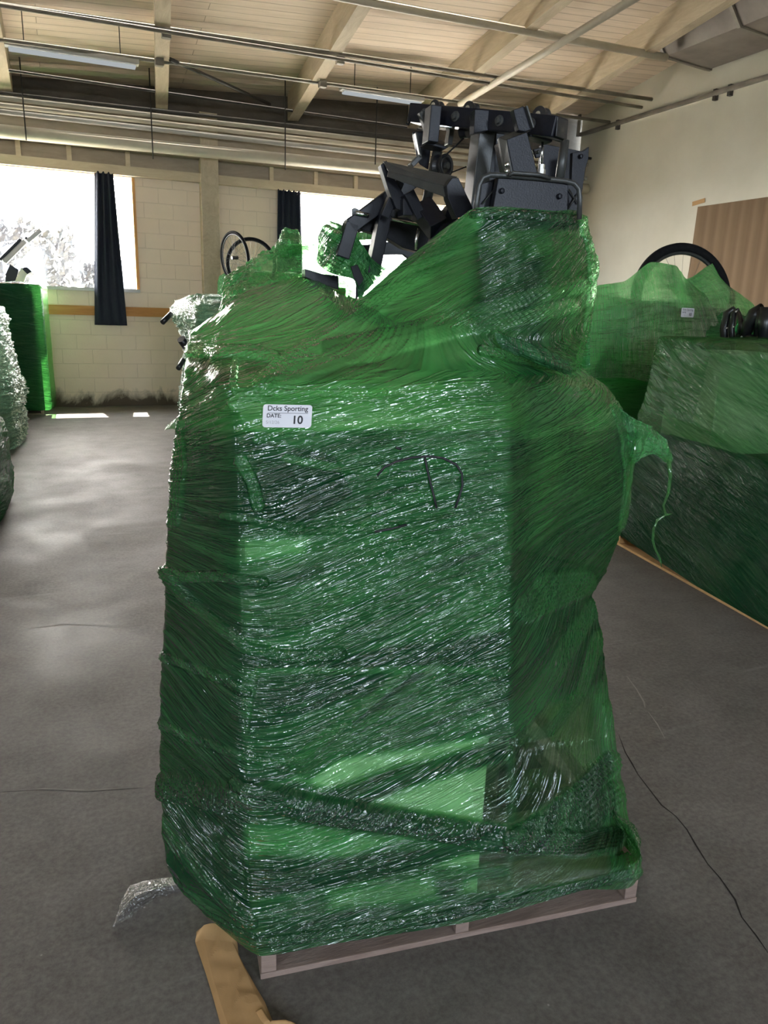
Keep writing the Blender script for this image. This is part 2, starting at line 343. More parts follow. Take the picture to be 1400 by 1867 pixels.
# ------------------------------------------------------------------ room shell
def struct(mb, name, mt, parent=None):
    o = mb.build(name, mt, parent)
    if parent is None: o['kind'] = 'structure'
    return o
def roofz(X, Y): return 4.32+.06*X+.14*(ROOM_Y1-Y)
struct(MB().span(ROOM_X0-.3, ROOM_X1+.3, ROOM_Y0-.3, ROOM_Y1+.2, -.12, 0), 'floor', M['floor'])
def floor_mark(name, pts, w, mt):
    P = [atZ(x, y, .0008) for x, y in pts]; mb = MB(); L = []
    for i, p in enumerate(P):
        t = P[min(i+1, len(P)-1)]-P[max(i-1, 0)]; t /= np.linalg.norm(t); n = np.array([-t[1], t[0], 0]); ww = w*(.35 if i in (0, len(P)-1) else (.7+.3*((i*7) % 3)))
        L.append((mb.bm.verts.new(p+n*ww), mb.bm.verts.new(p-n*ww)))
    for (a, b_), (c, d) in zip(L, L[1:]): mb.bm.faces.new((a, b_, d, c))
    return mb.build(name, mt, bpy.data.objects['floor'])
M['crack'] = speckled('floor_crack_dirt', (.02, .018, .016), (.035, .03, .028), 20, .9, 0, .1, .1)
M['scuff'] = speckled('floor_scuff', (.20, .185, .17), (.26, .245, .23), 20, .8, 0, .1, .2)
floor_mark('floor_crack', [(1128,1340),(1140,1372),(1152,1392),(1163,1412),(1186,1442),(1206,1468),(1232,1488),(1252,1512),(1268,1540),(1290,1575),(1312,1600),(1340,1640),(1352,1672),(1378,1705),(1402,1740)], .0022, M['crack'])
floor_mark('floor_scuff', [(1142,1232),(1160,1256),(1174,1280),(1176,1290)], .003, M['scuff'])
floor_mark('floor_scuff', [(1182,1298),(1198,1320),(1212,1346)], .003, M['scuff'])
floor_mark('floor_scuff', [(-5,1443),(80,1438),(160,1441),(262,1435)], .0035, M['scuff'])
floor_mark('floor_scuff', [(30,1148),(120,1138),(220,1142)], .003, M['scuff'])
w = MB(); Y0, Y1 = ROOM_Y1, ROOM_Y1+.2
WN = [(-1.75, 1.075), (3.30, 6.30)]; WZ0, WZ1 = 1.68, 3.18
w.span(ROOM_X0-.3, ROOM_X1+.3, Y0, Y1, 0, WZ0); w.span(ROOM_X0-.3, ROOM_X1+.3, Y0, Y1, WZ1, 3.30)
for x0, x1 in ((ROOM_X0-.3, WN[0][0]), (WN[0][1], WN[1][0]), (WN[1][1], ROOM_X1+.3)): w.span(x0, x1, Y0, Y1, WZ0, WZ1)
struct(w, 'wall_back', M['block'])
struct(MB().span(ROOM_X0-.3, ROOM_X1+.3, Y0+.08, Y1, 3.30, 5.3), 'wall_back_upper', M['gapdark'])  # coloured dark to stand for the shaded gap between the beams
struct(MB().span(ROOM_X1, ROOM_X1+.2, ROOM_Y0-.3, ROOM_Y1, 0, 8.0), 'wall_right', M['side'])
w = MB(); cuts = [ROOM_Y0-.3]+[v for p in LEFT_GLINT for v in p]+[ROOM_Y1]
w.span(ROOM_X0-.2, ROOM_X0, ROOM_Y0-.3, ROOM_Y1, 0, 1.95); w.span(ROOM_X0-.2, ROOM_X0, ROOM_Y0-.3, ROOM_Y1, 3.15, 8.0)
for k in range(0, len(cuts), 2): w.span(ROOM_X0-.2, ROOM_X0, cuts[k], cuts[k+1], 1.95, 3.15)
struct(w, 'wall_left', M['side'])
w = MB(); cuts = [ROOM_X0]+[v for p in FRONT_GLINT for v in p]+[ROOM_X1]
w.span(ROOM_X0, ROOM_X1, ROOM_Y0-.2, ROOM_Y0, 0, 1.95); w.span(ROOM_X0, ROOM_X1, ROOM_Y0-.2, ROOM_Y0, 3.15, 8.0)
for k in range(0, len(cuts), 2): w.span(cuts[k], cuts[k+1], ROOM_Y0-.2, ROOM_Y0, 1.95, 3.45)
struct(w, 'wall_front', M['side'])
# sloping roof deck
def slab(x0, x1, y0, y1, dz0, dz1):
    b = MB(); P = [(x0, y0), (x1, y0), (x1, y1), (x0, y1)]
    lo = [b.bm.verts.new((x, y, roofz(x, y)+dz0)) for x, y in P]; hi = [b.bm.verts.new((x, y, roofz(x, y)+dz1)) for x, y in P]
    b.bm.faces.new(lo); b.bm.faces.new(hi)
    for i in range(4): b.bm.faces.new((lo[i], lo[(i+1) % 4], hi[(i+1) % 4], hi[i]))
    return b
struct(slab(ROOM_X0-.3, ROOM_X1+.3, ROOM_Y0-.3, ROOM_Y1+.68, 0, .12), 'ceiling', M['plank'])
tn = 1
def upz(x, y, off):                                        # point under the sloping roof plane, off below it
    r = ray(x, y)
    t = (4.32-off+.14*ROOM_Y1-CAMH)/(r[2]-.06*r[0]+.14*r[1]); return O0+r*t
def beam_at(xw, q=None, hw=.08, dep=.36):
    """roof beam from xw on the back wall; q = where its underside passes"""
    k = 0.0 if q is None else (upz(*q, dep)[0]-xw)/(upz(*q, dep)[1]-ROOM_Y1)
    b = MB(); ya, yb = ROOM_Y0, ROOM_Y1-.02; P = []
    for y in (ya, yb):
        x = xw+k*(y-ROOM_Y1); P.append([(x-hw, y, roofz(x-hw, y)-dep), (x+hw, y, roofz(x+hw, y)-dep), (x+hw, y, roofz(x+hw, y)-.003), (x-hw, y, roofz(x-hw, y)-.003)])
    A = [b.bm.verts.new(p) for p in P[0]]; B = [b.bm.verts.new(p) for p in P[1]]
    b.bm.faces.new(A); b.bm.faces.new(B[::-1])
    for i in range(4): b.bm.faces.new((A[i], B[i], B[(i+1) % 4], A[(i+1) % 4]))
    return b
for xw, q in ((-4.2, None), (-2.3, None), (-.42, None), (1.52, (297, 0)), (3.40, (672, 0)), (5.34, None), (7.26, None)):
    struct(beam_at(xw, q), 'trim_%d' % tn, M['beam']); tn += 1
# boards of the back wall top: header, sill plate, studs
for nm, y0, y1, z0, z1, m in (('h', 11.70, 11.85, 3.50, 4.00, 'dimwood'), ('p', 11.74, 11.85, 3.19, 3.31, 'trimwood')):
    struct(MB().span(ROOM_X0, ROOM_X1, y0, y1, z0, z1), 'trim_%d' % tn, M[m]); tn += 1
struct(MB().span(ROOM_X0, ROOM_X1, 11.84, 11.92, 3.31, 3.50), 'trim_%d' % tn, M['dimwood']); tn += 1
for X in (-1.9, -.34, .28, 1.03, 3.06, 3.75, 4.4, 5.0, 5.6, 6.25, 7.2, 8.0):
    struct(MB().span(X-.03, X+.03, 11.78, 11.85, 3.31, 3.50), 'trim_%d' % tn, M['trimwood']); tn += 1
for X in (2.13, 6.6):
    struct(MB().span(X-.125, X+.125, 11.68, 11.85, 0, 4.1, .004), 'trim_%d' % tn, M['beam']); tn += 1
struct(MB().span(-1.8, 8.5, 11.825, 11.85, 1.30, 1.43), 'trim_%d' % tn, M['strip']); tn += 1
# windows
for i, (x0, x1) in enumerate(WN):
    m = MB().span(x0, x1, 11.97, 11.98, WZ0, WZ1)
    g = struct(m, 'window_%d' % (i+1), M['glass'])
    f = MB(); t = .035
    f.span(x0-t, x0+.005, 11.825, 12.03, WZ0-.02, WZ1+t); f.span(x1-.005, x1+t, 11.825, 12.03, WZ0-.02, WZ1+t)
    f.build('window_jamb', M['rawwood'], g)
    MB().span(x0-t, x1+t, 11.82, 12.03, WZ1, WZ1+.05).build('window_head', M['trimwood'], g)
    MB().span(x0-t, x1+t, 11.80, 12.04, WZ0-.045, WZ0).build('window_sill', M['fixture'], g)
    MB().span((x0+x1)/2-.02, (x0+x1)/2+.02, 11.95, 12.0, WZ0, WZ1).build('mullion', M['fixture'], g) if i == 0 and False else None
# ground outside
struct(MB().span(-30, 30, Y1, 60, -.15, -.02), 'ground_outside', speckled('pale_yard', (.42, .40, .36), (.5, .48, .44), 1, .9))
struct(MB().span(-30, 30, -40, ROOM_Y0-.3, -.15, -.02), 'ground_apron', speckled('pale_apron', (.36, .35, .33), (.44, .43, .41), 1, .9))

# ------------------------------------------------------------------ curtains
def curtain(name, top, bot, ztop, zbot, y, folds, label, seed):
    rnd = random.Random(seed); b = MB(); nu, nv = 60, 24; g = []
    for j in range(nv+1):
        t = j/nv; row = []
        for i in range(nu+1):
            s = i/nu; x = (top[0]*(1-t)+bot[0]*t)*(1-s)+(top[1]*(1-t)+bot[1]*t)*s
            a = math.sin(s*folds*2*math.pi+.6*math.sin(3*t)+seed)*.028*(1-.35*t)+.008*math.sin(s*23+t*4)
            z = ztop*(1-t)+zbot*t + (.012*math.sin(s*folds*2*math.pi*2) if j == 0 else 0)
            row.append(b.bm.verts.new((x, y+a, z)))
        g.append(row)
    for j in range(nv):
        for i in range(nu): f = b.bm.faces.new((g[j][i], g[j][i+1], g[j+1][i+1], g[j+1][i])); f.smooth = True
    o = b.build(name, M['curtain']); md = o.modifiers.new('thickness', 'SOLIDIFY'); md.thickness = .004
    return tag(o, label, 'curtain')
curtain('curtain', (.585, .825), (.46, .90), 3.20, 1.17, 11.755, 3.5, 'narrow dark blue curtain hanging down past the sill in front of the left window', 1)
curtain('curtain', (3.14, 3.50), (3.12, 3.56), 3.19, 1.6, 11.755, 4.5, 'black gathered curtain at the left edge of the second window, behind the tall wrapped load', 4)

# ------------------------------------------------------------------ pipes, conduits, lights
def xrun(p, q, off, r, name, mt, label, cat, x0=None, x1=None, group=None, seg=10):
    a, b = upz(*p, off), upz(*q, off); d = (b-a)/(b[0]-a[0])
    if x0 is not None: a = a+d*(x0-a[0])
    if x1 is not None: b = b+d*(x1-b[0])
    return tag(MB().tube([a, b], r, seg).build(name, mt), label, cat, group), a, b
def yrun(y, p, q, name, r, mt, label, cat, group=None, x0=-4.95, x1=8.5):
    a, b = atY(*p, y), atY(*q, y); d = (b-a)/(b[0]-a[0]); a, b = a+d*(x0-a[0]), b+d*(x1-b[0])
    return tag(MB().tube([a, b], r, 12).build(name, mt), label, cat, group)
yrun(11.45, (0, 239), (700, 308), 'sprinkler_main', .082, M['pipe'], 'thick cream pipe running along the top of the back wall, fattest of the pipes there', 'pipe')
yrun(11.42, (0, 169), (700, 247), 'wall_pipe', .022, M['iron'], 'thin dark pipe topmost of the bundle above the back windows', 'pipe')
yrun(11.50, (0, 178), (700, 258), 'wall_pipe', .032, M['pipe'], 'cream pipe just under the dark pipe of the bundle above the back windows', 'pipe')
yrun(11.55, (0, 191), (700, 270), 'wall_pipe', .032, M['pipe'], 'cream pipe in the middle of the bundle above the back windows', 'pipe')
yrun(11.50, (0, 203), (700, 283), 'wall_pipe', .034, M['fixture'], 'pale white pipe lowest of the thin bundle above the back windows', 'pipe')
for i, (p, q, Y) in enumerate((((46, 150), (48, 256), 11.36), ((278, 60), (279, 290), 11.36), ((517, 186), (520, 310), 11.36), ((682, 150), (684, 300), 11.36))):
    a, b = atY(*p, Y), atY(*q, Y); a[0] = b[0]; b[2] = max(b[2], 3.35); a[2] = roofz(a[0], Y)-.0
    tag(MB().tube([a, b], .009, 6).build('hanger_rod', M['iron']), 'thin vertical hanger rod above the back wall, ' + ['leftmost', 'second from the left', 'beside the second roof beam', 'just left of the black machine'][i], 'rod', 'pipe hanger rods')
xrun((600, -10), (1135, 90), .36, .045, 'roof_pipe', M['pipe'], 'pale pipe crossing under the roof beams to the grey duct', 'pipe', x0=-4.95, x1=7.6)
xrun((0, 8), (700, 110), .36, .026, 'conduit', M['conduit'], 'upper dark conduit crossing the ceiling toward the right wall', 'conduit', x0=-4.95, x1=8.5)
_, c2a, c2b = xrun((100, 25), (620, 108), .40, .022, 'conduit', M['conduit'], 'dark conduit close below the upper one, with junction boxes on the beams', 'conduit', x0=-4.95, x1=8.5)
xrun((0, 72), (590, 152), .36, .024, 'conduit', M['conduit'], 'grey conduit above the hanging tube lights, with square boxes at the beams', 'conduit', x0=-4.95, x1=8.5)
xrun((0, 126), (700, 226), .34, .018, 'conduit', M['iron'], 'thin black conduit nearest the back wall under the ceiling', 'conduit', x0=-4.95, x1=8.5)
for px in ((303, 62), (620, 110), (290, 113), (588, 153)):
    c = upz(*px, .39)
    tag(MB().box(c, (.10, .08, .09), None, .008).build('junction_box', M['conduit']), 'small square junction box ' + {303: 'on the upper conduit at the narrow beam', 620: 'on the upper conduit at the wide beam', 290: 'on the lower conduit at the narrow beam', 588: 'on the lower conduit at the wide beam'}[px[0]], 'junction box')
a, b = upz(310, 108, .36), atY(492, 190, 11.6)
tag(MB().tube([a, b], .024, 8).build('brace_rod', M['iron']), 'dark diagonal brace rod slanting down from the narrow beam to the back wall', 'rod')
# pipe along the building toward the back, hung under the beams
a, b = upz(1165, -8, .42), upz(838, 190, .42); a[0] = b[0] = (a[0]+b[0])/2
b2 = b.copy()
tag(MB().tube([upz(1165, -8, .42), upz(838, 190, .42)], .045, 12).build('sprinkler_pipe', M['pipe']), 'whitish pipe running down the ceiling slope above the black machine', 'pipe')
# conduit on right wall
p0, p1 = atX(1060, 245, 8.52), atX(1400, 140, 8.52); d = (p1-p0)/(p1[1]-p0[1])
tag(MB().tube([p0+d*(11.8-p0[1]), p0+d*(-2-p0[1])], .035, 10).build('wall_conduit', M['conduit']), 'long grey conduit running along the right wall', 'conduit')
tag(MB().tube([(8.45, 11.78, 5.0), (8.45, 11.78, 4.5)], .03, 8).build('wall_conduit', M['conduit']), 'short vertical conduit in the corner of back and right walls', 'conduit')
for q in (1125, 1303, 1330):
    y = atX(q, 245-.31*(q-1060), 8.52)[1]
    tag(MB().box((8.54, y, 4.52), (.06, .05, .14)).build('pipe_clamp', M['iron']), 'small clamp on the right wall conduit, ' + {1125: 'nearest the corner', 1303: 'middle one', 1330: 'nearest the duct'}[q], 'clamp', 'conduit clamps')
# duct unit
dt = thing('air_duct', 'big dirty grey air duct under the roof at the right wall', 'duct', (7.9, 7.4, 5.0))
b = MB(); P = []
zb = 4.86
p = atZ(1290, 128, zb); q = atZ(1362, 100, zb); l0 = atZ(1150, 88, zb+.25)
prof = [(l0[0], zb+.25), (l0[0]+.18, zb+.05), (p[0]-.1, zb), (8.5, zb), (8.5, zb+.33), (l0[0], zb+.33)]
b.prism([(x, p[1], z) for x, z in prof], (0, -2.6, 0)); b.build('duct_body', M['duct'], dt)
for yy in (p[1]-.02, p[1]-1.25):
    MB().prism([(x*1.0-(.02 if x < 8 else -.02), yy, z-(.02 if z < zb+1 else 0)) for x, z in prof], (0, -.05, 0)).build('duct_flange', M['conduit'], dt)
# tube lights
for (p, q, lab) in (((8, 90), (252, 122), 'hanging fluorescent tube light under the ceiling above the left window'), ((625, 168), (765, 190), 'hanging fluorescent tube light under the ceiling just left of the black machine')):
    a, c = upz(*p, .42), upz(*q, .42); Y = (a[1]+c[1])/2; a[1] = c[1] = Y; z = (a[2]+c[2])/2; a[2] = c[2] = z
    t = thing('tube_light', lab, 'light', ((a[0]+c[0])/2, Y, z))
    MB().bar(a+[0, 0, .05], c+[0, 0, .05], .14, .05, bevel=.008).build('housing', M['fixture'], t)
    for dy in (-.035, .035): MB().tube([a+[.04, dy, .0], c+[-.04, dy, .0]], .016, 8).build('tube', M['tube'], t)
    for x in (a[0]+.2, c[0]-.2): MB().tube([(x, Y, z+.07), (x, Y, roofz(x, Y))], .006, 6).build('hanger', M['iron'], t)
# cardboard sheet on the right wall with a strip of tape
b = MB(); p = atX(1272, 380, 8.55)
b.prism([(8.565, p[1], 3.09), (8.565, p[1]+.03, .02), (8.565, 4.0, .02), (8.565, 4.0, 3.09)], (-.02, 0, 0))
top_mesh(b, 'cardboard_sheet', M['cardsheet'], 'large ribbed brown cardboard sheet standing against the right wall', 'cardboard sheet')
a, c = atX(1262, 372, 8.56), atX(1285, 365, 8.56)
top_mesh(MB().bar(a, c, .004, .06, up=(0, 0, 1)), 'tape_strip', M['kraft'], 'short brown tape strip on the right wall at the corner of the cardboard sheet', 'tape')
# ------------------------------------------------------------------ noise for the film meshes
_rng = np.random.RandomState(7); _tab = _rng.rand(512, 512)
def vn(x, y):
    xi = np.floor(x).astype(int); yi = np.floor(y).astype(int); fx = x-xi; fy = y-yi
    fx = fx*fx*(3-2*fx); fy = fy*fy*(3-2*fy)
    g = lambda a, b_: _tab[a % 512, b_ % 512]
    return (g(xi, yi)*(1-fx)+g(xi+1, yi)*fx)*(1-fy)+(g(xi, yi+1)*(1-fx)+g(xi+1, yi+1)*fx)*fy
def fbm(x, y, o=3):
    s = 0; a = .5
    for i in range(o): s = s+a*vn(x*2**i+17*i, y*2**i+31*i); a *= .5
    return s
def resample(A, axis, n_per):
    """Catmull-Rom densify control grid along axis; n_per = samples per span"""
    A = np.moveaxis(A, axis, 0); out = []
    n = len(A)
    for i in range(n-1):
        p0, p1, p2, p3 = A[max(i-1, 0)], A[i], A[i+1], A[min(i+2, n-1)]
        for k in range(n_per[i]):
            t = k/n_per[i]
            cr = .5*((2*p1)+(-p0+p2)*t+(2*p0-5*p1+4*p2-p3)*t*t+(-p0+3*p1-3*p2+p3)*t**3)
            ln = p1*(1-t)+p2*t
            out.append(.45*cr+.55*ln)
    out.append(A[-1]); return np.moveaxis(np.array(out), 0, axis)
def grid_mesh(name, P, mt, parent=None, layers=None, crinkle=None, closed=False, streak=None, cross=None, kind=None, milk=None):
    """P rows x cols x 3 -> mesh with the film attributes"""
    nr, nc = P.shape[:2]
    me = bpy.data.meshes.new(name); nv = nr*nc
    idx = np.arange(nv).reshape(nr, nc)
    if closed: idx = np.concatenate([idx, idx[:, :1]], 1)
    q = np.stack([idx[:-1, :-1], idx[:-1, 1:], idx[1:, 1:], idx[1:, :-1]], -1).reshape(-1, 4)
    me.vertices.add(nv); me.vertices.foreach_set('co', P.reshape(-1).astype(np.float32))
    me.loops.add(len(q)*4); me.loops.foreach_set('vertex_index', q.reshape(-1).astype(np.int32))
    me.polygons.add(len(q)); me.polygons.foreach_set('loop_start', (np.arange(len(q))*4).astype(np.int32))
    me.polygons.foreach_set('use_smooth', np.ones(len(q), bool)); me.update(calc_edges=True)
    # arclength coordinates
    du = np.linalg.norm(np.diff(P, axis=1), axis=2).mean(0); s = np.concatenate([[0], np.cumsum(du)])[None, :]*np.ones((nr, 1))
    z = P[..., 2]
    if streak is None: streak = (s, z)
    if cross is None: cross = (s+3, z+.03*np.sin(s*7))
    for nm, (a, b_) in (('streak', streak), ('cross', cross)):
        uv = me.uv_layers.new(name=nm); arr = np.stack([a, b_], -1).reshape(-1, 2)[q.reshape(-1)]
        uv.data.foreach_set('uv', arr.reshape(-1).astype(np.float32))
    for nm, v, dft in (('layers', layers, .6), ('crinkle', crinkle, .15), ('milk', milk, 0.0)):
        at = me.attributes.new(nm, 'FLOAT', 'POINT'); v = np.full((nr, nc), dft) if v is None else np.asarray(v)*np.ones((nr, nc))
        at.data.foreach_set('value', v.reshape(-1).astype(np.float32))
    me.validate()
    return link_mesh(name, me, mt, parent, kind)
def normals(P, closed):
    du = (np.roll(P, -1, 1)-np.roll(P, 1, 1)) if closed else np.gradient(P, axis=1)
    dv = np.gradient(P, axis=0); n = np.cross(du, dv); return n/(np.linalg.norm(n, axis=2, keepdims=True)+1e-12)
def smooth_cols(P, it, closed=True):
    for _ in range(it):
        if closed: P = .5*P+.25*(np.roll(P, 1, 1)+np.roll(P, -1, 1))
        else:
            Q = P.copy(); Q[:, 1:-1] = .5*P[:, 1:-1]+.25*(P[:, :-2]+P[:, 2:]); P = Q
    return P
def smooth_rows(P, it):
    for _ in range(it):
        Q = P.copy(); Q[1:-1] = .5*P[1:-1]+.25*(P[:-2]+P[2:]); P = Q
    return P
def polydist(px, pts):
    """distance (px) to a polyline and the parameter along it"""
    best = np.full(px.shape[:-1], 1e9); side = np.zeros(px.shape[:-1]); pts = np.array(pts, float)
    for a, b_ in zip(pts[:-1], pts[1:]):
        d = b_-a; t = np.clip(((px-a)@d)/(d@d), 0, 1); v = px-(a+t[..., None]*d); r = np.hypot(v[..., 0], v[..., 1])
        sg = (d[0]*v[..., 1]-d[1]*v[..., 0])/(np.hypot(*d)); m = r < best; side = np.where(m, np.where(abs(sg) > 0, sg, r), side); best = np.where(m, r, best)
    return best, side
def inpoly(px, poly, soft=6):
    x, y = px[..., 0], px[..., 1]; c = np.zeros(x.shape, bool); n = len(poly)
    for i in range(n):
        (x1, y1), (x2, y2) = poly[i], poly[(i+1) % n]
        cond = ((y1 > y) != (y2 > y)) & (x < (x2-x1)*(y-y1)/((y2-y1)+1e-9)+x1); c ^= cond
    d, _ = polydist(px, list(poly)+[poly[0]])
    return np.where(c, np.clip(.5+d/(2*soft), 0, 1), np.clip(.5-d/(2*soft), 0, 1))
# ------------------------------------------------------------------ main pallet
def pw(t, d, z): return PA+PT*t+PN*d+np.array([0, 0, z])
PAX = (tuple(PT), tuple(PN), (0, 0, 1)); PW = float(np.linalg.norm(PB-PA)); PD = 1.22
def make_pallet(origin, T, Nn, w_, d_, mt, label, h=.118, name='wooden_pallet'):
    T = np.array(T); Nn = np.array(Nn); ax = (tuple(T), tuple(Nn), (0, 0, 1))
    pos = lambda t, d, z: np.asarray(origin)+T*t+Nn*d+np.array([0, 0, z])
    r = thing(name, label, 'pallet', pos(w_/2, d_/2, 0))
    for dd in (.05, d_/2, d_-.05): MB().box(pos(w_/2, dd, .008), (w_, .10 if dd != d_/2 else .13, .016), ax, .002).build('bottom_board', mt, r)
    for tt in (.02, w_/2, w_-.02): MB().box(pos(tt, d_/2, .016+(h-.032)/2), (.036, d_-.004, h-.032), ax, .002).build('stringer', mt, r)
    nb = 7
    for i in range(nb): MB().box(pos(w_/2, .05+(d_-.1)*i/(nb-1), h-.008), (w_, .095, .016), ax, .002).build('deck_board', mt, r)
    return r
make_pallet(PA, PT, PN, PW, PD, M['pallet'], 'weathered grey-pink wooden pallet under the tall green-wrapped load in the foreground')
# ------------------------------------------------------------------ inner box and the machine
BT0, BT1 = -.020, .548
bx_ = thing('packing_box', 'tall pale carton seen dimly through the front of the foreground green wrap', 'box', pw(.28, .25, .118))
MB().box(pw((BT0+BT1)/2, .012+.20, .118+.595), (BT1-BT0, .40, 1.19), PAX, .006).build('carton', M['carton'], bx_)
mc = thing('exercise_machine', 'black steel exercise machine frame sticking out of the top of the foreground wrapped load', 'exercise machine', pw(.75, .6, .118))
UPV = (0, 0, 1)
def mbar(p, q, wpx, depth, name, mt='black', up=None, bevel=.002):
    """bar between two spots (px, py, d); wpx = visible width in photo pixels, depth in metres"""
    a, c = atP(*p), atP(*q); t = c-a; t /= np.linalg.norm(t)
    w_ = wpx*mpp((a+c)/2)
    side = np.cross(t, PN); side /= np.linalg.norm(side)
    return MB().bar(a, c, depth, w_, up=side, bevel=bevel).build(name, M[mt], mc)
def mplate(poly, d, th, name, mt='black', parent=None, bev=True):
    P = [atP(x, y, d if not hasattr(d, '__len__') else d[i]) for i, (x, y) in enumerate(poly)]
    o = MB().prism(P, PN*th).build(name, M[mt], parent or mc)
    if bev: md = o.modifiers.new('edge', 'BEVEL'); md.width = .0015; md.segments = 2; md.limit_method = 'ANGLE'
    return o
def bolt(x, y, d, rpx, parent, mt='black'):
    c = atP(x, y, d); r = rpx*mpp(c)
    return MB().disc(c, -PN, r, .006, 16, [(0, .006), (r*.75, .005), (r, .002), (r, -.004), (0, -.004)]).build('bolt', M[mt], parent)
# top beam: square tube from the back left to the near right
a0, a1 = (756, 208, .62), (1022, 234, .24)
A_, B_ = atP(*a0), atP(*a1)
TB = MB().bar(A_, B_, .052, .044, up=UPV, bevel=.003).build('top_beam', M['black'], mc)
td = (B_-A_)/np.linalg.norm(B_-A_); tn_ = np.array([-td[1], td[0], 0]); tn_ /= np.linalg.norm(tn_)
if tn_.dot(PN) > 0: tn_ = -tn_                                # toward the camera
MB().box(B_+td*.003, (.004, .046, .039), (tuple(td), tuple(np.array([-td[1], td[0], 0])), (0, 0, 1)), .001).build('end_cap', M['plastic'], mc)
L_ = np.linalg.norm(B_-A_)
for f in (.13, .36, .49, .66, .86):
    c = A_+td*L_*f+tn_*.027
    MB().disc(c, tn_, .012, .006, 16, [(0, .010), (.007, .009), (.0075, .003), (.012, .002), (.012, -.004), (0, -.004)]).build('bolt', M['grey'], mc)
for f, r in ((.17, .014), (.42, .017), (.88, .018)):           # pulleys riding on the beam
    c = A_+td*L_*f+np.array([0, 0, .022])
    pu = MB().disc(c, tn_, r, .02, 28, [(0, -.012), (r, -.012), (r, -.009), (r*.8, -.003), (r*.8, .003), (r, .009), (r, .012), (0, .012)]).build('pulley', M['plastic'], mc)
    MB().disc(c+tn_*.013, tn_, .007, .006, 14).build('pulley_bolt', M['chrome'], pu)
# clasp plate around the beam and the main column
mplate([(866, 199), (892, 201), (890, 238), (864, 243)], .385, .03, 'clasp_plate')
mbar((881, 236, .44), (862, 400, .44), 30, .06, 'main_column', 'grey')
mbar((893, 236, .45), (884, 400, .45), 13, .05, 'column_side')
mplate([(890, 232), (934, 243), (916, 300), (905, 345), (872, 385), (880, 300)], .52, .02, 'gusset_panel')
# left hanging bracket and strut tube
mbar((790, 196, .50), (784, 262, .50), 20, .05, 'hanging_bracket')
mplate([(779, 258), (818, 268), (812, 272), (776, 262)], .50, .05, 'bracket_foot')
MB().tube([atP(800, 264, .55), atP(772, 395, .55)], .0125, 16).build('strut_tube', M['grey'], mc)
mplate([(800, 227), (826, 230), (824, 234), (798, 231)], .48, .03, 'bright_tab', 'chrome')
mbar((822, 232, .56), (817, 266, .56), 9, .03, 'short_link', 'grey')
c = atP(806, 303, .52); ax_ = -PN+PT*.6
pu = MB().disc(c, ax_, .028, .02, 32, [(0, -.014), (.028, -.014), (.028, -.010), (.022, -.003), (.022, .003), (.028, .010), (.028, .014), (.018, .014), (.018, .010), (0, .010)]).build('pulley', M['plastic'], mc)
MB().torus(c+ax_/np.linalg.norm(ax_)*.015, ax_, .021, .0016, 30, 6).build('pulley_rim', M['grey'], pu)
MB().disc(c+ax_/np.linalg.norm(ax_)*.014, ax_, .008, .012, 14).build('pulley_bolt', M['grey'], pu)
c = atP(848, 240, .5)
MB().disc(c, ax_, .016, .02, 24).build('pulley', M['plastic'], mc)
MB().tube([atP(858, 240, .5), atP(820, 276, .5), atP(802, 292, .5)], .0022, 6).build('cable', M['rubber'], mc)
MB().tube([atP(814, 318, .52), atP(850, 304, .52)], .0018, 6).build('cable', M['rubber'], mc)
mplate([(752, 241), (777, 238), (786, 268), (781, 309), (766, 300), (760, 290), (757, 265)], .6, .004, 'bent_plate')
mbar((756, 243, .595), (765, 288, .595), 4, .03, 'plate_lip', 'grey')
mbar((765, 286, .6), (748, 303, .6), 9, .03, 'plate_tail', 'grey')
mbar((765, 205, .56), (777, 236, .56), 7, .02, 'small_hook', 'grey')
MB().tube([atP(762, 196, .6), atP(752, 210, .6), atP(744, 228, .6), atP(741, 224, .6)], .003, 6).build('hook_wire', M['rubber'], mc)
# long angle shelf
sh = mplate([(698, 293), (834, 322), (816, 341), (708, 312)], [.50, .34, .31, .47], .004, 'angle_shelf', 'grey')
mplate([(708, 312), (816, 341), (817, 361), (706, 322)], [.47, .31, .31, .47], .004, 'angle_shelf_face', 'grey')
mplate([(814, 338), (824, 324), (836, 324), (846, 345), (862, 378), (858, 392), (832, 398), (817, 362)], .30, .03, 'shelf_end_block')
mplate([(694, 301), (705, 292), (711, 312), (735, 352), (747, 372), (740, 388), (722, 380), (708, 345)], .50, .03, 'shelf_end_block')
mbar((728, 330, .52), (700, 395, .54), 16, .03, 'shelf_strut')
mbar((742, 364, .5), (742, 395, .5), 26, .05, 'lower_link')
# long arm falling to the left and its partner
mbar((756, 326, .62), (636, 414, .62), 26, .05, 'side_arm')
mbar((640, 408, .62), (622, 470, .62), 24, .05, 'side_arm')
mbar((700, 392, .60), (678, 500, .60), 22, .045, 'upright_bar')
mplate([(655, 395), (700, 372), (745, 386), (790, 404), (790, 440), (770, 462), (735, 452), (700, 430), (655, 418)], .68, .04, 'linkage_plate')
mplate([(728, 372), (742, 374), (800, 402), (798, 418), (768, 408), (736, 390)], .56, .02, 'linkage_cover', 'grey')
mbar((742, 352, .48), (765, 398, .48), 20, .04, 'lower_link')
mbar((770, 380, .5), (800, 420, .45), 34, .06, 'lower_link')
mbar((820, 385, .5), (800, 440, .45), 26, .06, 'lower_link')
mplate([(640, 486), (652, 482), (660, 500), (668, 526), (648, 548), (650, 520)], .60, .01, 'lower_hook')
mplate([(556, 490), (590, 500), (617, 503), (618, 528), (580, 516), (556, 505)], .74, .05, 'lower_plate')
mplate([(642, 380), (648, 378), (664, 388), (670, 396), (652, 402), (642, 400)], .60, .01, 'adjuster', 'grey')
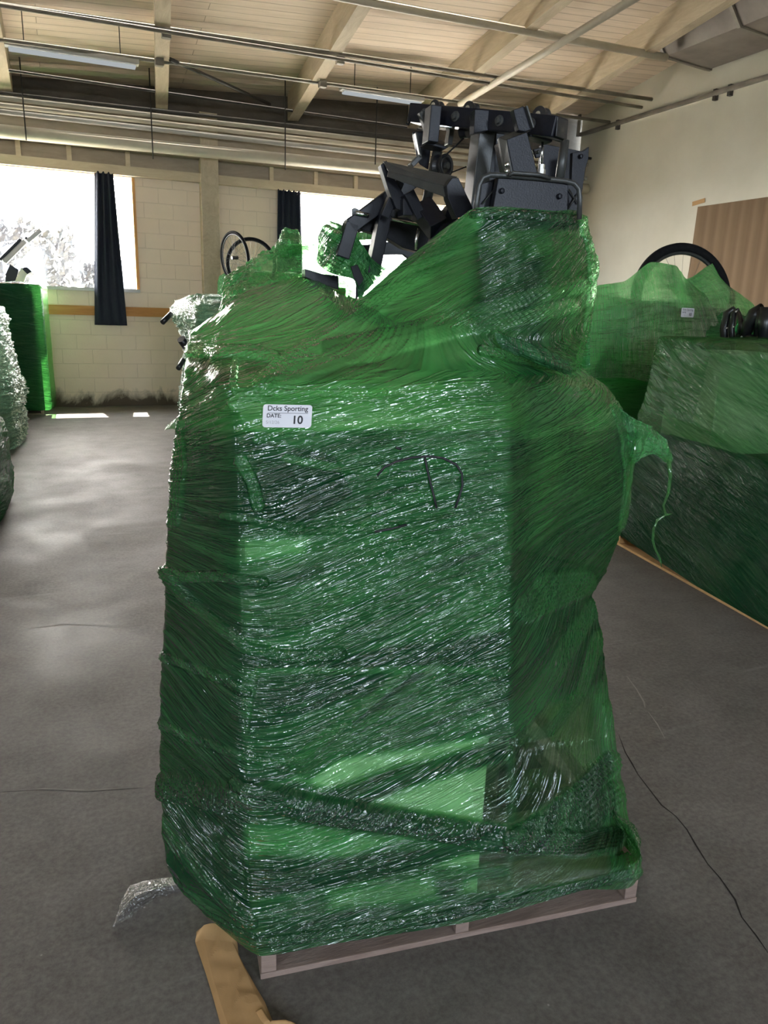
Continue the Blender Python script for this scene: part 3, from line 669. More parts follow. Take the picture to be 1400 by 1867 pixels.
MB().tube([atP(648, 388, .59), atP(672, 393, .59)], .006, 10).build('adjuster_pin', M['chrome'], mc)
MB().tube([atP(704, 398, .585), atP(735, 404, .585), atP(770, 411, .585)], .0035, 8).build('bright_rod', M['chrome'], mc)
MB().tube([atP(763, 417, .5), atP(759, 435, .5), atP(758, 455, .5)], .004, 8).build('bright_rod', M['chrome'], mc)
MB().tube([atP(697, 388, .6), atP(700, 380, .6), atP(712, 382, .6)], .003, 6).build('clip', M['chrome'], mc)
mplate([(640,448),(690,444),(760,430),(815,440),(815,500),(770,492),(735,464),(690,464),(636,474)], 1.0, .02, 'dark_backplate')
mplate([(655,400),(800,400),(815,440),(740,432),(722,424),(716,412),(708,424),(690,424),(684,404),(670,420),(652,424)], .95, .02, 'dark_backplate')
# right side: bent block, bracket, panels, tube, fittings
mplate([(924, 254), (961, 240), (980, 316), (976, 335), (940, 335), (933, 300)], .24, .07, 'bent_block')
mplate([(909, 252), (924, 256), (935, 312), (934, 330), (924, 318), (918, 300)], [.27, .24, .24, .24, .27, .27], .01, 'block_side', 'grey')
mplate([(909, 251), (955, 232), (968, 238), (961, 242), (924, 256)], [.27, .30, .27, .24, .24], .006, 'block_top', 'grey')
mplate([(936, 200), (955, 193), (962, 212), (969, 236), (958, 240), (946, 238), (940, 216)], .22, .02, 'upper_bracket')
mbar((955, 195, .225), (968, 236, .225), 4, .03, 'bracket_edge', 'grey')
for q in ((925, 300), (924, 312)): bolt(*q, .235, 4, mc, 'chrome')
mplate([(992, 262), (1062, 276), (1052, 400), (985, 400)], .50, .03, 'rear_panel')
mplate([(1044, 278), (1063, 275), (1074, 267), (1073, 290), (1068, 305), (1060, 360), (1056, 392), (1040, 392)], .42, .015, 'side_plate')
bolt(1059, 285, .415, 4, mc)
mplate([(972, 272), (988, 268), (990, 285), (978, 288)], .36, .01, 'small_bracket'); bolt(981, 277, .35, 3, mc, 'grey')
MB().tube([atP(1030, 256, .33), atP(1019, 332, .33)], .0105, 14).build('post_tube', M['grey'], mc)
mbar((1012, 250, .34), (1032, 258, .33), 7, .02, 'post_bracket')
MB().tube([atP(989, 256, .30), atP(987, 300, .30)], .0028, 8).build('cable', M['chrome'], mc)
MB().disc(atP(987.5, 305, .30), (0, 0, 1), .007, .012, 6).build('cable_nut', M['chrome'], mc)
MB().disc(atP(987.5, 313, .30), (0, 0, 1), .009, .010, 6).build('cable_nut', M['chrome'], mc)
mbar((960, 247, .30), (1000, 258, .30), 8, .04, 'beam_underside')
# front shroud with its round-cornered loop
lp = [(866, 395), (869, 365), (873, 338), (880, 324), (893, 319), (925, 320), (985, 325), (1030, 330), (1046, 334), (1055, 344), (1057, 362), (1056, 400)]
MB().tube([atP(x, y, .135) for x, y in lp], .0055, 10).build('shroud_loop', M['grey'], mc)
pn = mplate([(909, 322), (1036, 333), (1034, 420), (892, 420)], .14, .02, 'shroud_panel')
mplate([(878, 335), (912, 322), (900, 420), (868, 420)], .17, .01, 'shroud_wing'); mplate([(1034, 333), (1056, 344), (1055, 420), (1030, 420)], .17, .01, 'shroud_wing')
for q in ((915, 348), (1020, 358)): bolt(*q, .137, 5, pn)
MB().tube([atP(928, 320, .125), atP(936, 315, .12), atP(985, 319, .12), atP(1003, 325, .125)], .004, 8).build('shroud_handle', M['grey'], mc)
for a, c in (((879, 372), (905, 340)), ((1037, 345), (1054, 372)), ((1036, 380), (1054, 352))):
    MB().tube([atP(*a, .165), atP(*c, .165)], .0016, 5).build('wire_brace', M['grey'], mc)
# lower frame that shows dark through the film
MB().box(pw(.74, .68, .118+.33), (.24, .50, .62), PAX, .02).build('lower_housing', M['black'], mc)
MB().box(pw(.665, .26, .118+.30), (.06, .06, .56), PAX, .01).build('lower_post', M['grey'], mc)
MB().box(pw(.70, .30, .46), (.20, .02, .66), PAX, .01).build('lower_panel', M['black'], mc)
MB().box(pw(.64, .62, .88), (.05, .06, 1.46), PAX, .006).build('upright_post', M['black'], mc)
MB().box(pw(.06, .80, .70), (.05, .06, 1.12), PAX, .006).build('upright_post', M['black'], mc)
MB().box(pw(-.015, .56, .62), (.03, .20, .9), PAX, .01).build('side_rail', M['black'], mc)
MB().box(pw(.60, .30, 1.50), (.16, .05, .34), PAX, .01).build('shroud_back', M['black'], mc)
# ------------------------------------------------------------------ the wrap
RW = [
 [(322,1612,0.20),(400,1690,0.09),(473,1743,-.012),(600,1722,-.012),(760,1697,-.012),(850,1682,-.012),(930,1662,-.012),(1060,1624,-.012),(1162,1599,-.01)],
 [(300,1575,0.20),(382,1640,0.09),(460,1690,-.005),(600,1672,0),(760,1650,0),(850,1637,0),(928,1622,0),(1055,1590,-.004),(1168,1556,.0)],
 [(297,1500,0.20),(375,1560,0.09),(456,1600,0),(600,1585,0),(760,1568,0),(850,1558,0),(927,1545,0),(1045,1525,.06),(1146,1500,.20)],
 [(290,1400,0.20),(370,1440,0.09),(452,1470,0),(600,1462,0),(760,1450,0),(850,1440,0),(927,1432,0),(1040,1415,.10),(1126,1400,.38)],
 [(292,1290,0.20),(370,1310,0.09),(447,1330,0),(600,1325,0),(760,1318,0),(850,1312,0),(927,1306,0),(1030,1300,.12),(1112,1290,.42)],
 [(297,1170,0.20),(370,1185,0.09),(444,1195,0),(600,1192,0),(760,1188,0),(850,1185,0),(927,1180,0),(1020,1180,.14),(1097,1172,.44)],
 [(303,1095,0.20),(370,1102,0.09),(442,1108,0),(600,1106,0),(760,1104,0),(850,1102,0),(927,1100,0),(1010,1105,.16),(1084,1110,.42)],
 [(299,1048,0.20),(368,1056,0.09),(440,1062,0),(600,1062,0),(760,1060,0),(850,1060,0),(927,1058,0),(1010,1065,.16),(1074,1085,.40)],
 [(305,990,0.20),(370,996,0.09),(438,1000,0),(600,1000,0),(760,1000,0),(850,1000,0),(927,998,0),(1015,1005,.15),(1108,1030,.42)],
 [(312,900,0.20),(370,903,0.09),(436,905,0),(600,905,0),(760,905,0),(850,905,0),(926,903,0),(1020,910,.13),(1142,940,.42)],
 [(319,830,0.20),(370,832,0.09),(433,835,0),(600,835,0),(760,835,0),(850,835,0),(926,832,0),(1020,838,.12),(1150,850,.42)],
 [(329,740,0.20),(372,744,0.09),(424,747,0),(600,745,0),(760,745,0),(850,745,0),(924,745,0),(1020,748,.12),(1138,765,.40)],
 [(337,672,0.24),(370,680,0.16),(410,700,.04),(600,702,0),(760,700,0),(850,700,0),(918,700,0),(1010,702,.12),(1114,714,.38)],
 [(342,640,0.40),(372,644,0.36),(405,655,.24),(600,655,.10),(760,662,.06),(850,664,.05),(908,668,.05),(1000,674,.16),(1056,668,.34)],
 [(345,612,0.58),(385,606,0.50),(430,598,.42),(600,590,.30),(745,600,.17),(840,605,.10),(900,618,.07),(1000,630,.10),(1070,606,.28)],
 [(348,605,0.60),(395,580,0.58),(440,553,.56),(590,548,.50),(675,568,.44),(780,520,.26),(878,500,.09),(1000,505,.10),(1086,485,.26)],
 [(352,600,0.62),(405,566,0.66),(450,530,.70),(560,503,.78),(652,546,.56),(745,470,.36),(868,379,.10),(1000,384,.10),(1060,393,.22)],
]
G = np.array([[atP(*c) for c in row] for row in RW])          # rows x 9 x 3
nr_ = len(RW); zt = G[:, 2, 2]; back = []
for i in range(nr_):
    zz = min(G[i, 8, 2], 1.60); zl = min(G[i, 0, 2], 1.45)
    top = i/(nr_-1)
    back.append([pw(1.10-.04*top, .80, zz), pw(1.02, 1.15, zz), pw(.75, 1.19, min(zz, 1.5)), pw(.45, 1.19, min(zl, 1.2)), pw(.15, 1.17, zl), pw(-.07, 1.10, zl)])
G = np.concatenate([G, np.array(back)], 1)                      # 15 columns, closed
span = [40, 60, 120, 120, 70, 60, 80, 80, 24, 20, 20, 20, 20, 20, 20]
Gc = np.concatenate([G, G[:, :1]], 1)
Pm = resample(Gc, 1, span)[:, :-1]
Pm = resample(Pm, 0, [34, 34, 46, 50, 50, 36, 22, 28, 40, 34, 40, 30, 18, 24, 40, 50])
Pm = smooth_cols(Pm, 4); Pm = smooth_rows(Pm, 10)
uv_s = np.linspace(0, 1, Pm.shape[1])
px = proj(Pm); X_, Y_ = px[..., 0], px[..., 1]
rel = Pm-PA; T_ = rel@PT; Z_ = Pm[..., 2]; D_ = rel@PN
s_arc = np.concatenate([[0], np.cumsum(np.linalg.norm(np.diff(Pm, axis=1), axis=2).mean(0))])[None, :]*np.ones_like(Z_)
# slope of the stretched creases over the height (along +T)
zk = [0, .12, .25, .40, .55, .75, .95, 1.08, 1.2, 1.33, 1.42, 1.5, 1.65, 1.8]
sk = [.10, .08, -.02, .12, .30, .22, .24, .20, .14, .08, .10, .42, .30, .16]
slope = np.interp(Z_, zk, sk)
slope = slope+np.where(T_ > .60, .45*np.clip((T_-.60)/.2, 0, 1)*np.clip((1.1-Z_)/.3, 0, 1), 0)
slope = slope-np.where(T_ < .1, .8*np.clip((.12-T_)/.2, 0, 1)*np.clip((1.25-Z_)/.4, 0, 1)*np.clip((Z_-.1)/.3, 0, 1), 0)
wob = fbm(s_arc*1.7+3, Z_*2.2, 3)-.5
ds_ = np.gradient(s_arc, axis=1); m0 = sum(span[:3])
def integ(sl): I_ = np.cumsum(sl*ds_, axis=1); return I_-I_[:, m0:m0+1]
t1 = Z_-integ(slope)+.05*wob; t2 = Z_-integ(slope+.16)+.08*wob
front = np.clip((.9-D_)/.3, 0, 1)
disp = np.zeros_like(Z_)+.004*np.clip(1-np.abs(X_-930)/40, 0, 1)*np.clip((1700-Y_)/60, 0, 1)*np.clip((Y_-700)/60, 0, 1)
rdg = lambda a: 1-np.abs(2*a-1)
disp += .0030*(rdg(vn(s_arc*3.2, t1*42))**3)*(.4+1.2*vn(s_arc*2, Z_*3+9))
disp += .0022*(rdg(vn(s_arc*5+40, t2*85))**3)*(.3+1.2*vn(s_arc*2.5+7, Z_*5))
disp += (.004+.010*np.clip((T_-.5)/.1, 0, 1))*(fbm(s_arc*2.2+11, Z_*2.6+4, 3)-.45)*np.clip((np.abs(T_-.28)-.26)/.1, .15, 1)
disp += .0022*(vn(s_arc*30, Z_*30)-.5)
layers = .62+.75*(fbm(s_arc*1.5, t1*9, 3)-.45)+.2*(vn(s_arc*2, t1*30)-.5)
crk = .08+.0*Z_; milk = .10*front
def band(pts, wpx, amp, n, lay, ck=.3, soft=.35, edge=0):
    global disp, layers, crk
    d, sd = polydist(px, pts); m = np.clip((1-d/wpx)/soft, 0, 1); m = m*m*(3-2*m)*front
    disp += amp*m*(.55+.45*np.cos(sd/wpx*math.pi*n+3*vn(X_/60, Y_/60))**2)*(1-.4*(d/wpx).clip(0, 1))
    layers = layers*(1-m)+lay*m; crk = np.maximum(crk, ck*m)
def area(poly, lay=None, ck=None, push=0.0, soft=7):
    global disp, layers, crk
    m = inpoly(px, poly, soft)*front
    if lay is not None: layers = layers*(1-m)+(lay+.08*(vn(X_/40, Y_/14)-.5))*m
    if ck is not None: crk = crk*(1-m)+ck*m
    disp += push*m
# large zones
area([(280,700),(434,740),(438,930),(455,1700),(280,1700)], .95, None, 0, 6)
area([(438,1060),(560,1120),(560,1400),(446,1400)], .82)
area([(440,785),(926,785),(926,1340),(560,1420),(445,1440)], .74, None)
area([(926,785),(1160,785),(1110,1270),(926,1270)], .92, .12)
area([(345,600),(470,520),(560,500),(655,545),(640,600),(480,650),(430,660)], .26, .12, 0, 14)
area([(345,650),(430,650),(430,735),(335,735)], .95, .1)
area([(480,720),(1100,700),(1120,735),(1000,800),(480,785)], .74, .06)
area([(860,380),(1086,400),(1080,660),(900,640),(860,520)], 1.0, .25, 0, 12)
area([(455,690),(560,600),(760,500),(860,385),(870,520),(700,650)], .42, .12, 0, 16)
area([(436,985),(560,980),(555,1010),(438,1022)], .15)
def step(poly, add, push=.0015):
    global disp, layers
    k_ = inpoly(px, poly, 2.2)*front; layers = np.clip(layers+add*k_, 0, 1); disp += push*k_
step([(292,1040),(345,1095),(400,1140),(450,1180),(520,1198),(640,1190),(926,1150),(926,1222),(450,1225),(290,1200)], .22)
step([(293,1195),(350,1215),(440,1262),(440,1385),(350,1345),(292,1320)], .25, .003)
step([(560,1405),(720,1285),(802,1222),(736,1222),(640,1298),(536,1390)], .35, .003)
step([(470,1225),(926,1222),(926,1240),(700,1262),(560,1300),(452,1340)], .18)
step([(300,700),(424,735),(470,800),(450,960),(436,985),(305,985)], .2)
step([(460,800),(610,830),(640,900),(560,950),(440,940)], .25)
step([(926,700),(1120,735),(1135,900),(926,870)], .12)
step([(926,1000),(1110,1040),(1080,1100),(990,1190),(926,1230)], .15, .002)
step([(445,1560),(640,1560),(800,1545),(926,1530),(926,1546),(840,1562),(700,1600),(450,1640)], .3)
step([(640,590),(870,470),(1085,430),(1085,520),(860,560),(640,660)], .12)
step([(345,650),(430,662),(470,700),(600,690),(700,668),(480,640),(430,645)], .3, .002)
# clear windows over the carton and the dark band between them
area([(535,1420),(620,1385),(780,1360),(926,1340),(926,1500),(880,1510),(700,1470)], .02, .02)
area([(575,1445),(700,1405),(926,1345),(926,1385),(760,1432),(660,1470)], .98, .05)
area([(445,1505),(600,1510),(700,1530),(640,1560),(450,1558)], .22, .02)
area([(790,1580),(840,1560),(926,1545),(926,1575),(870,1578)], .02, .02)
area([(855,1604),(926,1598),(926,1626),(835,1625)], .05, .02)
area([(600,1625),(790,1600),(800,1640),(600,1660)], .38, .02)
# film thin over the dark machine at the lower right
area([(930,1330),(1000,1285),(1075,1270),(1095,1370),(1060,1425),(940,1500),(930,1500)], .04, .03)
area([(930,1552),(1108,1532),(1112,1600),(930,1622)], .05, .04)
area([(1060,1270),(1100,1240),(1118,1350),(1085,1390)], .35, .05)
for poly, mv in (([(345,600),(400,560),(450,525),(560,500),(655,545),(760,480),(868,378),(866,420),(780,520),(640,610),(500,680),(430,660)], .9), ([(560,500),(655,540),(700,490),(870,372),(880,560),(780,640),(640,620),(540,600)], 1.0),
                 ([(1075,1270),(1110,1240),(1170,1600),(1110,1600)], .35), ([(440,985),(560,985),(555,1015),(438,1022)], .3), ([(470,640),(900,600),(900,700),(480,720)], .35), ([(445,1505),(650,1510),(640,1560),(450,1560)], .35)):
    milk = np.maximum(milk, mv*inpoly(px, poly, 16)*front)
for poly in ([(535,1420),(620,1385),(780,1360),(926,1340),(926,1500),(880,1510),(700,1470)], [(790,1580),(840,1560),(926,1545),(926,1575),(870,1578)], [(930,1330),(1000,1285),(1075,1270),(1095,1370),(1060,1425),(940,1500)], [(930,1552),(1108,1532),(1112,1600),(930,1622)]):
    milk = milk*(1-inpoly(px, poly, 7))
# gathered ropes and folds
band([(306,1434),(330,1436),(400,1452),(480,1448),(560,1472),(700,1492),(830,1512),(950,1530),(1060,1540),(1140,1528)], 30, .018, 5, .95, .20)
band([(430,1425),(520,1450),(620,1468),(760,1500),(860,1512)], 14, .012, 2, .95, .3)
band([(930,1522),(990,1498),(1060,1440),(1112,1390)], 24, .015, 3, .85, .9)
band([(1000,1525),(1060,1500),(1120,1450)], 30, .008, 3, .80, 1.0)
band([(288,1030),(310,1055),(345,1095),(400,1140),(450,1180),(520,1196),(620,1190)], 13, .009, 2, .8, .5)
band([(292,1040),(340,1052),(400,1050),(480,1062)], 12, .008, 2, .75, .7)
band([(292,1195),(350,1215),(410,1238),(450,1262)], 10, .006, 2, .85, .6)
band([(560,1405),(640,1345),(720,1285),(800,1225)], 20, .006, 3, .72, .08)
band([(545,1385),(620,1320),(700,1255),(740,1222)], 12, .006, 2, .62, .08)
band([(470,1222),(620,1222),(800,1218),(920,1225)], 7, .003, 1, .6, .05)
band([(292,1320),(350,1345),(430,1372),(520,1400)], 10, .006, 2, .8, .4)
band([(300,1500),(340,1560),(400,1630),(455,1680)], 18, .008, 3, .8, .35)
band([(300,1600),(380,1665),(470,1718),(600,1702),(800,1670),(1000,1628),(1160,1590)], 12, .006, 2, .85, .55)
band([(408,940),(470,950),(560,968),(640,965),(720,958)], 8, .006, 2, .7, .35)
band([(470,800),(560,780),(700,770),(920,740)], 12, .004, 3, .6, .05)
band([(520,835),(600,850),(700,860)], 9, .004, 2, .55, .05)
band([(345,640),(400,642),(450,640),(500,655)], 14, .008, 3, .35, .9)
band([(430,660),(425,700),(430,716),(520,718),(700,715)], 8, .005, 1, .5, .2)
band([(480,700),(560,640),(650,590),(760,500),(865,400)], 22, .010, 4, .35, .2)
band([(430,735),(560,680),(700,640),(850,600),(1040,560)], 16, .007, 4, .6, .15)
band([(600,640),(760,600),(900,560),(1060,520)], 16, .006, 4, .75, .15)
band([(880,640),(950,655),(1040,668)], 12, .012, 2, .7, .9)
band([(900,605),(960,640),(1030,665)], 6, .010, 1, .5, .3)
band([(870,390),(960,392),(1060,402)], 10, .005, 2, .9, .7)
band([(1062,400),(1078,460),(1082,520),(1072,600),(1060,660)], 12, .008, 2, .55, .9)
band([(1120,740),(1140,800),(1145,870),(1135,960)], 10, .008, 2, .35, .8)
band([(1000,1068),(1060,1060),(960,1110)], 30, .006, 4, .7, .8)
band([(1110,1290),(1125,1400),(1145,1520),(1160,1590)], 16, .006, 2, .25, .7)
band([(1080,1105),(1050,1150),(1000,1240),(940,1330)], 20, .006, 4, .6, .25)
band([(1090,1160),(1060,1260),(1000,1330),(940,1345)], 14, .006, 3, .45, .25)
band([(322,770),(330,850),(318,950)], 16, .005, 3, .85, .35)
band([(440,840),(460,880),(470,920)], 14, .003, 2, .6, .5)
Nm = normals(Pm, True); cen = pw(.5, .6, 0); outw = Pm-cen; outw[..., 2] = 0
Nm = Nm*np.sign((Nm*outw).sum(-1, keepdims=True)+1e-9)
fade = np.ones(Pm.shape[0]); fade[:6] = np.linspace(.2, 1, 6)
Pm = Pm+Nm*(disp*fade[:, None])[..., None]
wrap = thing('stretch_wrap', 'dark and bright green stretch wrap around the tall load in the foreground', 'stretch wrap', pw(.5, .6, 0))
flm = grid_mesh('wrap_film', Pm, M['film'], wrap, np.clip(layers, 0, 1), crk, True, (s_arc, t1), (s_arc+5, t2), milk=np.clip(milk, 0, 1))
mk = MB()
for pts in ([(686, 866), (700, 850), (722, 840), (750, 833), (780, 831), (805, 834), (830, 846), (840, 862), (841, 885), (835, 905), (828, 925)],
            [(773, 834), (776, 850), (783, 880), (789, 903), (794, 925)], [(682, 968), (710, 963), (740, 955)], [(720, 815), (730, 818)]):
    mk.tube([atP(x, y, .0)-PN*.0058 for x, y in pts], .0026, 5)
mk.build('marker_line', M['ink'], wrap)

def patch(name, rows, parent, mt='filmfold', n=26, amp=.008, lay=.4, ck=.8, seed=0, fr=40, at=None, milk=0.0):
    at = at or atP
    A = np.array([[at(*c) for c in r] for r in rows])
    A = resample(A, 1, [n]*(A.shape[1]-1)); A = resample(A, 0, [n]*(A.shape[0]-1)); A = smooth_cols(smooth_rows(A, 3), 3, False)
    nn = normals(A, False); du = np.linalg.norm(np.diff(A, axis=1), axis=2).mean(0); s = np.concatenate([[0], np.cumsum(du)])[None, :]*np.ones(A.shape[:2])
    dv = np.linalg.norm(np.diff(A, axis=0), axis=2).mean(1); t = np.concatenate([[0], np.cumsum(dv)])[:, None]*np.ones(A.shape[:2])
    h = amp*((fbm(s*fr+seed*13, t*fr+seed*5, 3)-.45)*1.6+.6*rdg(vn(s*fr*1.5+seed, t*fr*.4))**2)
    A = A+nn*h[..., None]
    return grid_mesh(name, A, M[mt], parent, np.clip(lay+.5*(fbm(s*fr*.5, t*fr*.5+seed, 2)-.4), 0, 1), ck, False, (s, t), (t+2, s), milk=milk)
patch('film_flap', [[(392,580,.64),(450,545,.70),(530,512,.80),(560,508,.82),(600,522,.84)], [(400,560,.75),(440,520,.80),(500,495,.88),(560,488,.9),(610,500,.9)],
    [(405,530,.86),(435,500,.90),(490,475,.95),(550,462,.96),(600,452,.92)], [(410,508,.95),(440,486,.97),(480,460,1.0),(520,446,1.0),(594,444,.92)]], wrap, lay=.25, ck=.5, seed=1, amp=.012)
patch('film_tuft', [[(500,468,.98),(520,470,.96),(545,466,.96),(566,456,.98)], [(506,445,.98),(518,442,.93),(540,444,.93),(556,446,.98)], [(512,427,1.0),(522,420,.98),(538,422,.98),(550,434,1.0)]], wrap, lay=.12, ck=.9, seed=2, amp=.012)
patch('film_flap', [[(655,549,.60),(668,532,.58),(690,510,.54),(712,494,.50)], [(644,512,.60),(655,496,.62),(666,482,.60),(678,470,.56)],
    [(604,497,.66),(622,472,.60),(640,452,.62),(654,436,.62)], [(578,476,.74),(594,452,.66),(614,430,.60),(636,415,.64)], [(584,452,.80),(580,430,.70),(588,414,.64),(602,405,.70)]], wrap, lay=.5, ck=.9, seed=3, amp=.007, fr=24)
patch('film_flap', [[(644,424,1.0),(700,422,1.05),(760,426,1.1),(830,432,1.1)], [(644,430,1.0),(700,429,1.05),(760,433,1.1),(830,440,1.1)], [(642,438,1.0),(700,437,1.05),(760,441,1.1),(830,449,1.1)]], wrap, lay=.55, ck=.1, seed=4, amp=.002)
patch('film_flap', [[(640,446,1.0),(700,446,1.05),(760,450,1.1),(830,458,1.1)], [(640,452,1.0),(700,453,1.05),(760,458,1.1),(830,467,1.1)], [(638,458,1.0),(700,460,1.05),(760,466,1.1),(830,476,1.1)]], wrap, lay=.8, ck=.1, seed=5, amp=.002)
tl = patch('film_tail', [[(1108,722,.36),(1120,758,.38),(1130,800,.40)], [(1138,752,.36),(1143,785,.36),(1140,835,.40)], [(1160,768,.36),(1164,790,.35),(1154,846,.38)],
    [(1184,776,.36),(1184,800,.35),(1170,835,.37)], [(1208,796,.36),(1206,815,.35),(1190,826,.36)], [(1226,834,.36),(1221,846,.36),(1212,840,.36)]], wrap, lay=.3, ck=1.0, seed=5, amp=.014)
MB().tube([atP(x, y, .36) for x, y in [(1160,775),(1156,830),(1148,880),(1136,935),(1128,972)]], [.005, .006, .005, .004, .003], 7).build('film_strand', M['filmfold'], wrap)
MB().tube([atP(x, y, .36) for x, y in [(1219,838),(1222,870),(1218,900),(1209,922),(1214,938),(1226,936),(1212,940),(1198,948),(1191,966),(1190,985),(1194,1000),(1203,1018),(1206,1034)]], [.006,.005,.004,.003,.003,.001,.002,.003,.003,.0035,.003,.0025,.001], 7).build('film_strand', M['filmfold'], wrap)
patch('film_flap', [[(1040,600,.32),(1052,620,.32),(1056,668,.34)], [(1070,560,.30),(1068,620,.30),(1066,672,.33)], [(1082,560,.30),(1075,620,.30),(1074,668,.33)]], wrap, lay=.3, ck=.3, seed=6, amp=.006)
patch('film_flap', [[(900,606,.05),(905,622,.05),(915,636,.05)], [(945,618,.06),(950,640,.045),(955,652,.06)], [(1000,640,.09),(1010,664,.07),(1012,676,.09)], [(1035,660,.16),(1042,676,.14),(1040,684,.16)]], wrap, lay=.75, ck=.5, seed=8, amp=.006)
# ------------------------------------------------------------------ sticker with its print
def text_mesh(txt, width, o, ux, uy, nrm, parent, name, mt='ink', bold=.0, lift=.0006, height=None):
    cu = bpy.data.curves.new('txt', 'FONT'); cu.body = txt; cu.offset = bold; cu.extrude = 0
    ob = bpy.data.objects.new('txt', cu); COL.objects.link(ob); bpy.context.view_layer.update()
    me = bpy.data.meshes.new_from_object(ob.evaluated_get(bpy.context.evaluated_depsgraph_get())); bpy.data.objects.remove(ob)
    co = np.array([v.co[:] for v in me.vertices]); mn, mx = co.min(0), co.max(0); sc = width/(mx[0]-mn[0]); sy = sc if height is None else height/(mx[1]-mn[1])
    for v, c in zip(me.vertices, co): v.co = np.asarray(o)+np.asarray(ux)*(c[0]-mn[0])*sc+np.asarray(uy)*(c[1]-mn[1])*sy+np.asarray(nrm)*lift
    me.materials.clear(); return link_mesh(name, me, M[mt], parent)
def sticker(corners, nrm, parent, small=False):
    """corners: bottom left, bottom right, top right, top left"""
    bl, br, tr, tl_ = [np.asarray(c, float) for c in corners]; ux = (br-bl); wd = np.linalg.norm(ux); ux /= wd; uy = tl_-bl; ht = np.linalg.norm(uy); uy /= ht
    P = []; r = .06*wd
    for cx_, cy_, a0 in ((wd-r, r, -90), (wd-r, ht-r, 0), (r, ht-r, 90), (r, r, 180)):
        for k in range(5): a = math.radians(a0+k*22.5); P.append(bl+ux*(cx_+r*math.cos(a))+uy*(cy_+r*math.sin(a)))
    s = MB().prism(P, np.asarray(nrm)*-.0006).build('shipping_label', M['paper'], parent)
    at = lambda fx, fy: bl+ux*wd*fx+uy*ht*fy
    text_mesh('Dcks Sporting', wd*.82, at(.095, .66), ux, uy, nrm, s, 'label_text', bold=.012)
    MB().prism([at(.095, .622), at(.92, .622), at(.92, .637), at(.095, .637)], np.asarray(nrm)*.0005).build('label_underline', M['ink'], s)
    text_mesh('DATE:', wd*.29, at(.08, .43), ux, uy, nrm, s, 'label_text', bold=.02)
    text_mesh('5/12/26', wd*.27, at(.07, .16), ux, uy, nrm, s, 'label_text', 'faint')
    text_mesh('10', wd*.19, at(.63, .16), ux, uy, nrm, s, 'label_text', bold=.025)
    s['label'] = 'white sticker with printed sporting shop name, date and number 10' ; return s
sticker([atP(478, 779, -.014), atP(567, 780, -.014), atP(569, 738, -.014), atP(480, 737, -.014)], -PN, wrap)
# ------------------------------------------------------------------ litter on the floor by the pallet
def atG(x, y, z): return atZ(x, y, z)
cb = np.array([[atZ(*c) for c in r] for r in [[(360,1700,.030),(372,1686,.038),(392,1683,.036),(425,1703,.030),(433,1722,.012)], [(356,1718,.004),(372,1712,.022),(400,1716,.024),(424,1720,.022),(436,1744,.006)],
   [(374,1772,.004),(384,1768,.018),(412,1766,.018),(444,1762,.016),(458,1784,.005)], [(388,1818,.004),(398,1816,.016),(428,1814,.015),(464,1808,.015),(482,1826,.005)],
   [(402,1868,.004),(414,1864,.014),(446,1858,.012),(484,1846,.014),(500,1868,.005)], [(418,1916,.004),(432,1912,.012),(462,1904,.010),(508,1896,.012),(528,1908,.005)]]])
cb = resample(resample(cb, 1, [6, 14, 14, 8]), 0, [14]*5)
du = np.minimum(vn(cb[..., 0]*16+cb[..., 1]*30, cb[..., 1]*12+3), vn(cb[..., 0]*40-cb[..., 1]*22+50, cb[..., 1]*8)); cb[..., 2] += .007*(du-.3)*np.clip(cb[..., 2]/.012, 0, 1)
o = grid_mesh('cardboard_strip', cb, M['kraft']); o.data.polygons.foreach_set('use_smooth', np.zeros(len(o.data.polygons), bool)); md = o.modifiers.new('thickness', 'SOLIDIFY'); md.thickness = .004; md.offset = 1
tag(o, 'folded strip of tan cardboard on the floor at the left corner of the foreground pallet', 'cardboard')
cb = np.array([[atZ(*c) for c in r] for r in [[(462,1846,.012),(476,1838,.022),(486,1850,.016)], [(478,1868,.010),(492,1862,.024),(506,1872,.012)], [(520,1872,.008),(530,1862,.020),(546,1870,.008)], [(548,1895,.006),(560,1890,.014),(570,1898,.006)]]])
cb = resample(resample(cb, 1, [8, 8]), 0, [8]*3)
o = grid_mesh('cardboard_scrap', cb, M['kraft']); md = o.modifiers.new('thickness', 'SOLIDIFY'); md.thickness = .003; md.offset = 1
tag(o, 'small torn scrap of tan cardboard beside the cardboard strip at the bottom of the floor', 'cardboard')
o = patch('clear_wrap_scrap', [[(205,1692,.004),(207,1684,.010),(210,1676,.005)], [(236,1674,.004),(226,1655,.036),(222,1636,.006)], [(266,1652,.004),(250,1632,.050),(240,1612,.006)], [(296,1634,.006),(286,1618,.044),(280,1602,.010)], [(336,1626,.012),(330,1612,.04),(324,1598,.014)]],
    None, 'clearscrap', 16, .006, .15, 1.0, 9, 60, atG)
tag(o, 'crumpled curl of clear plastic film on the floor left of the foreground load', 'plastic film')
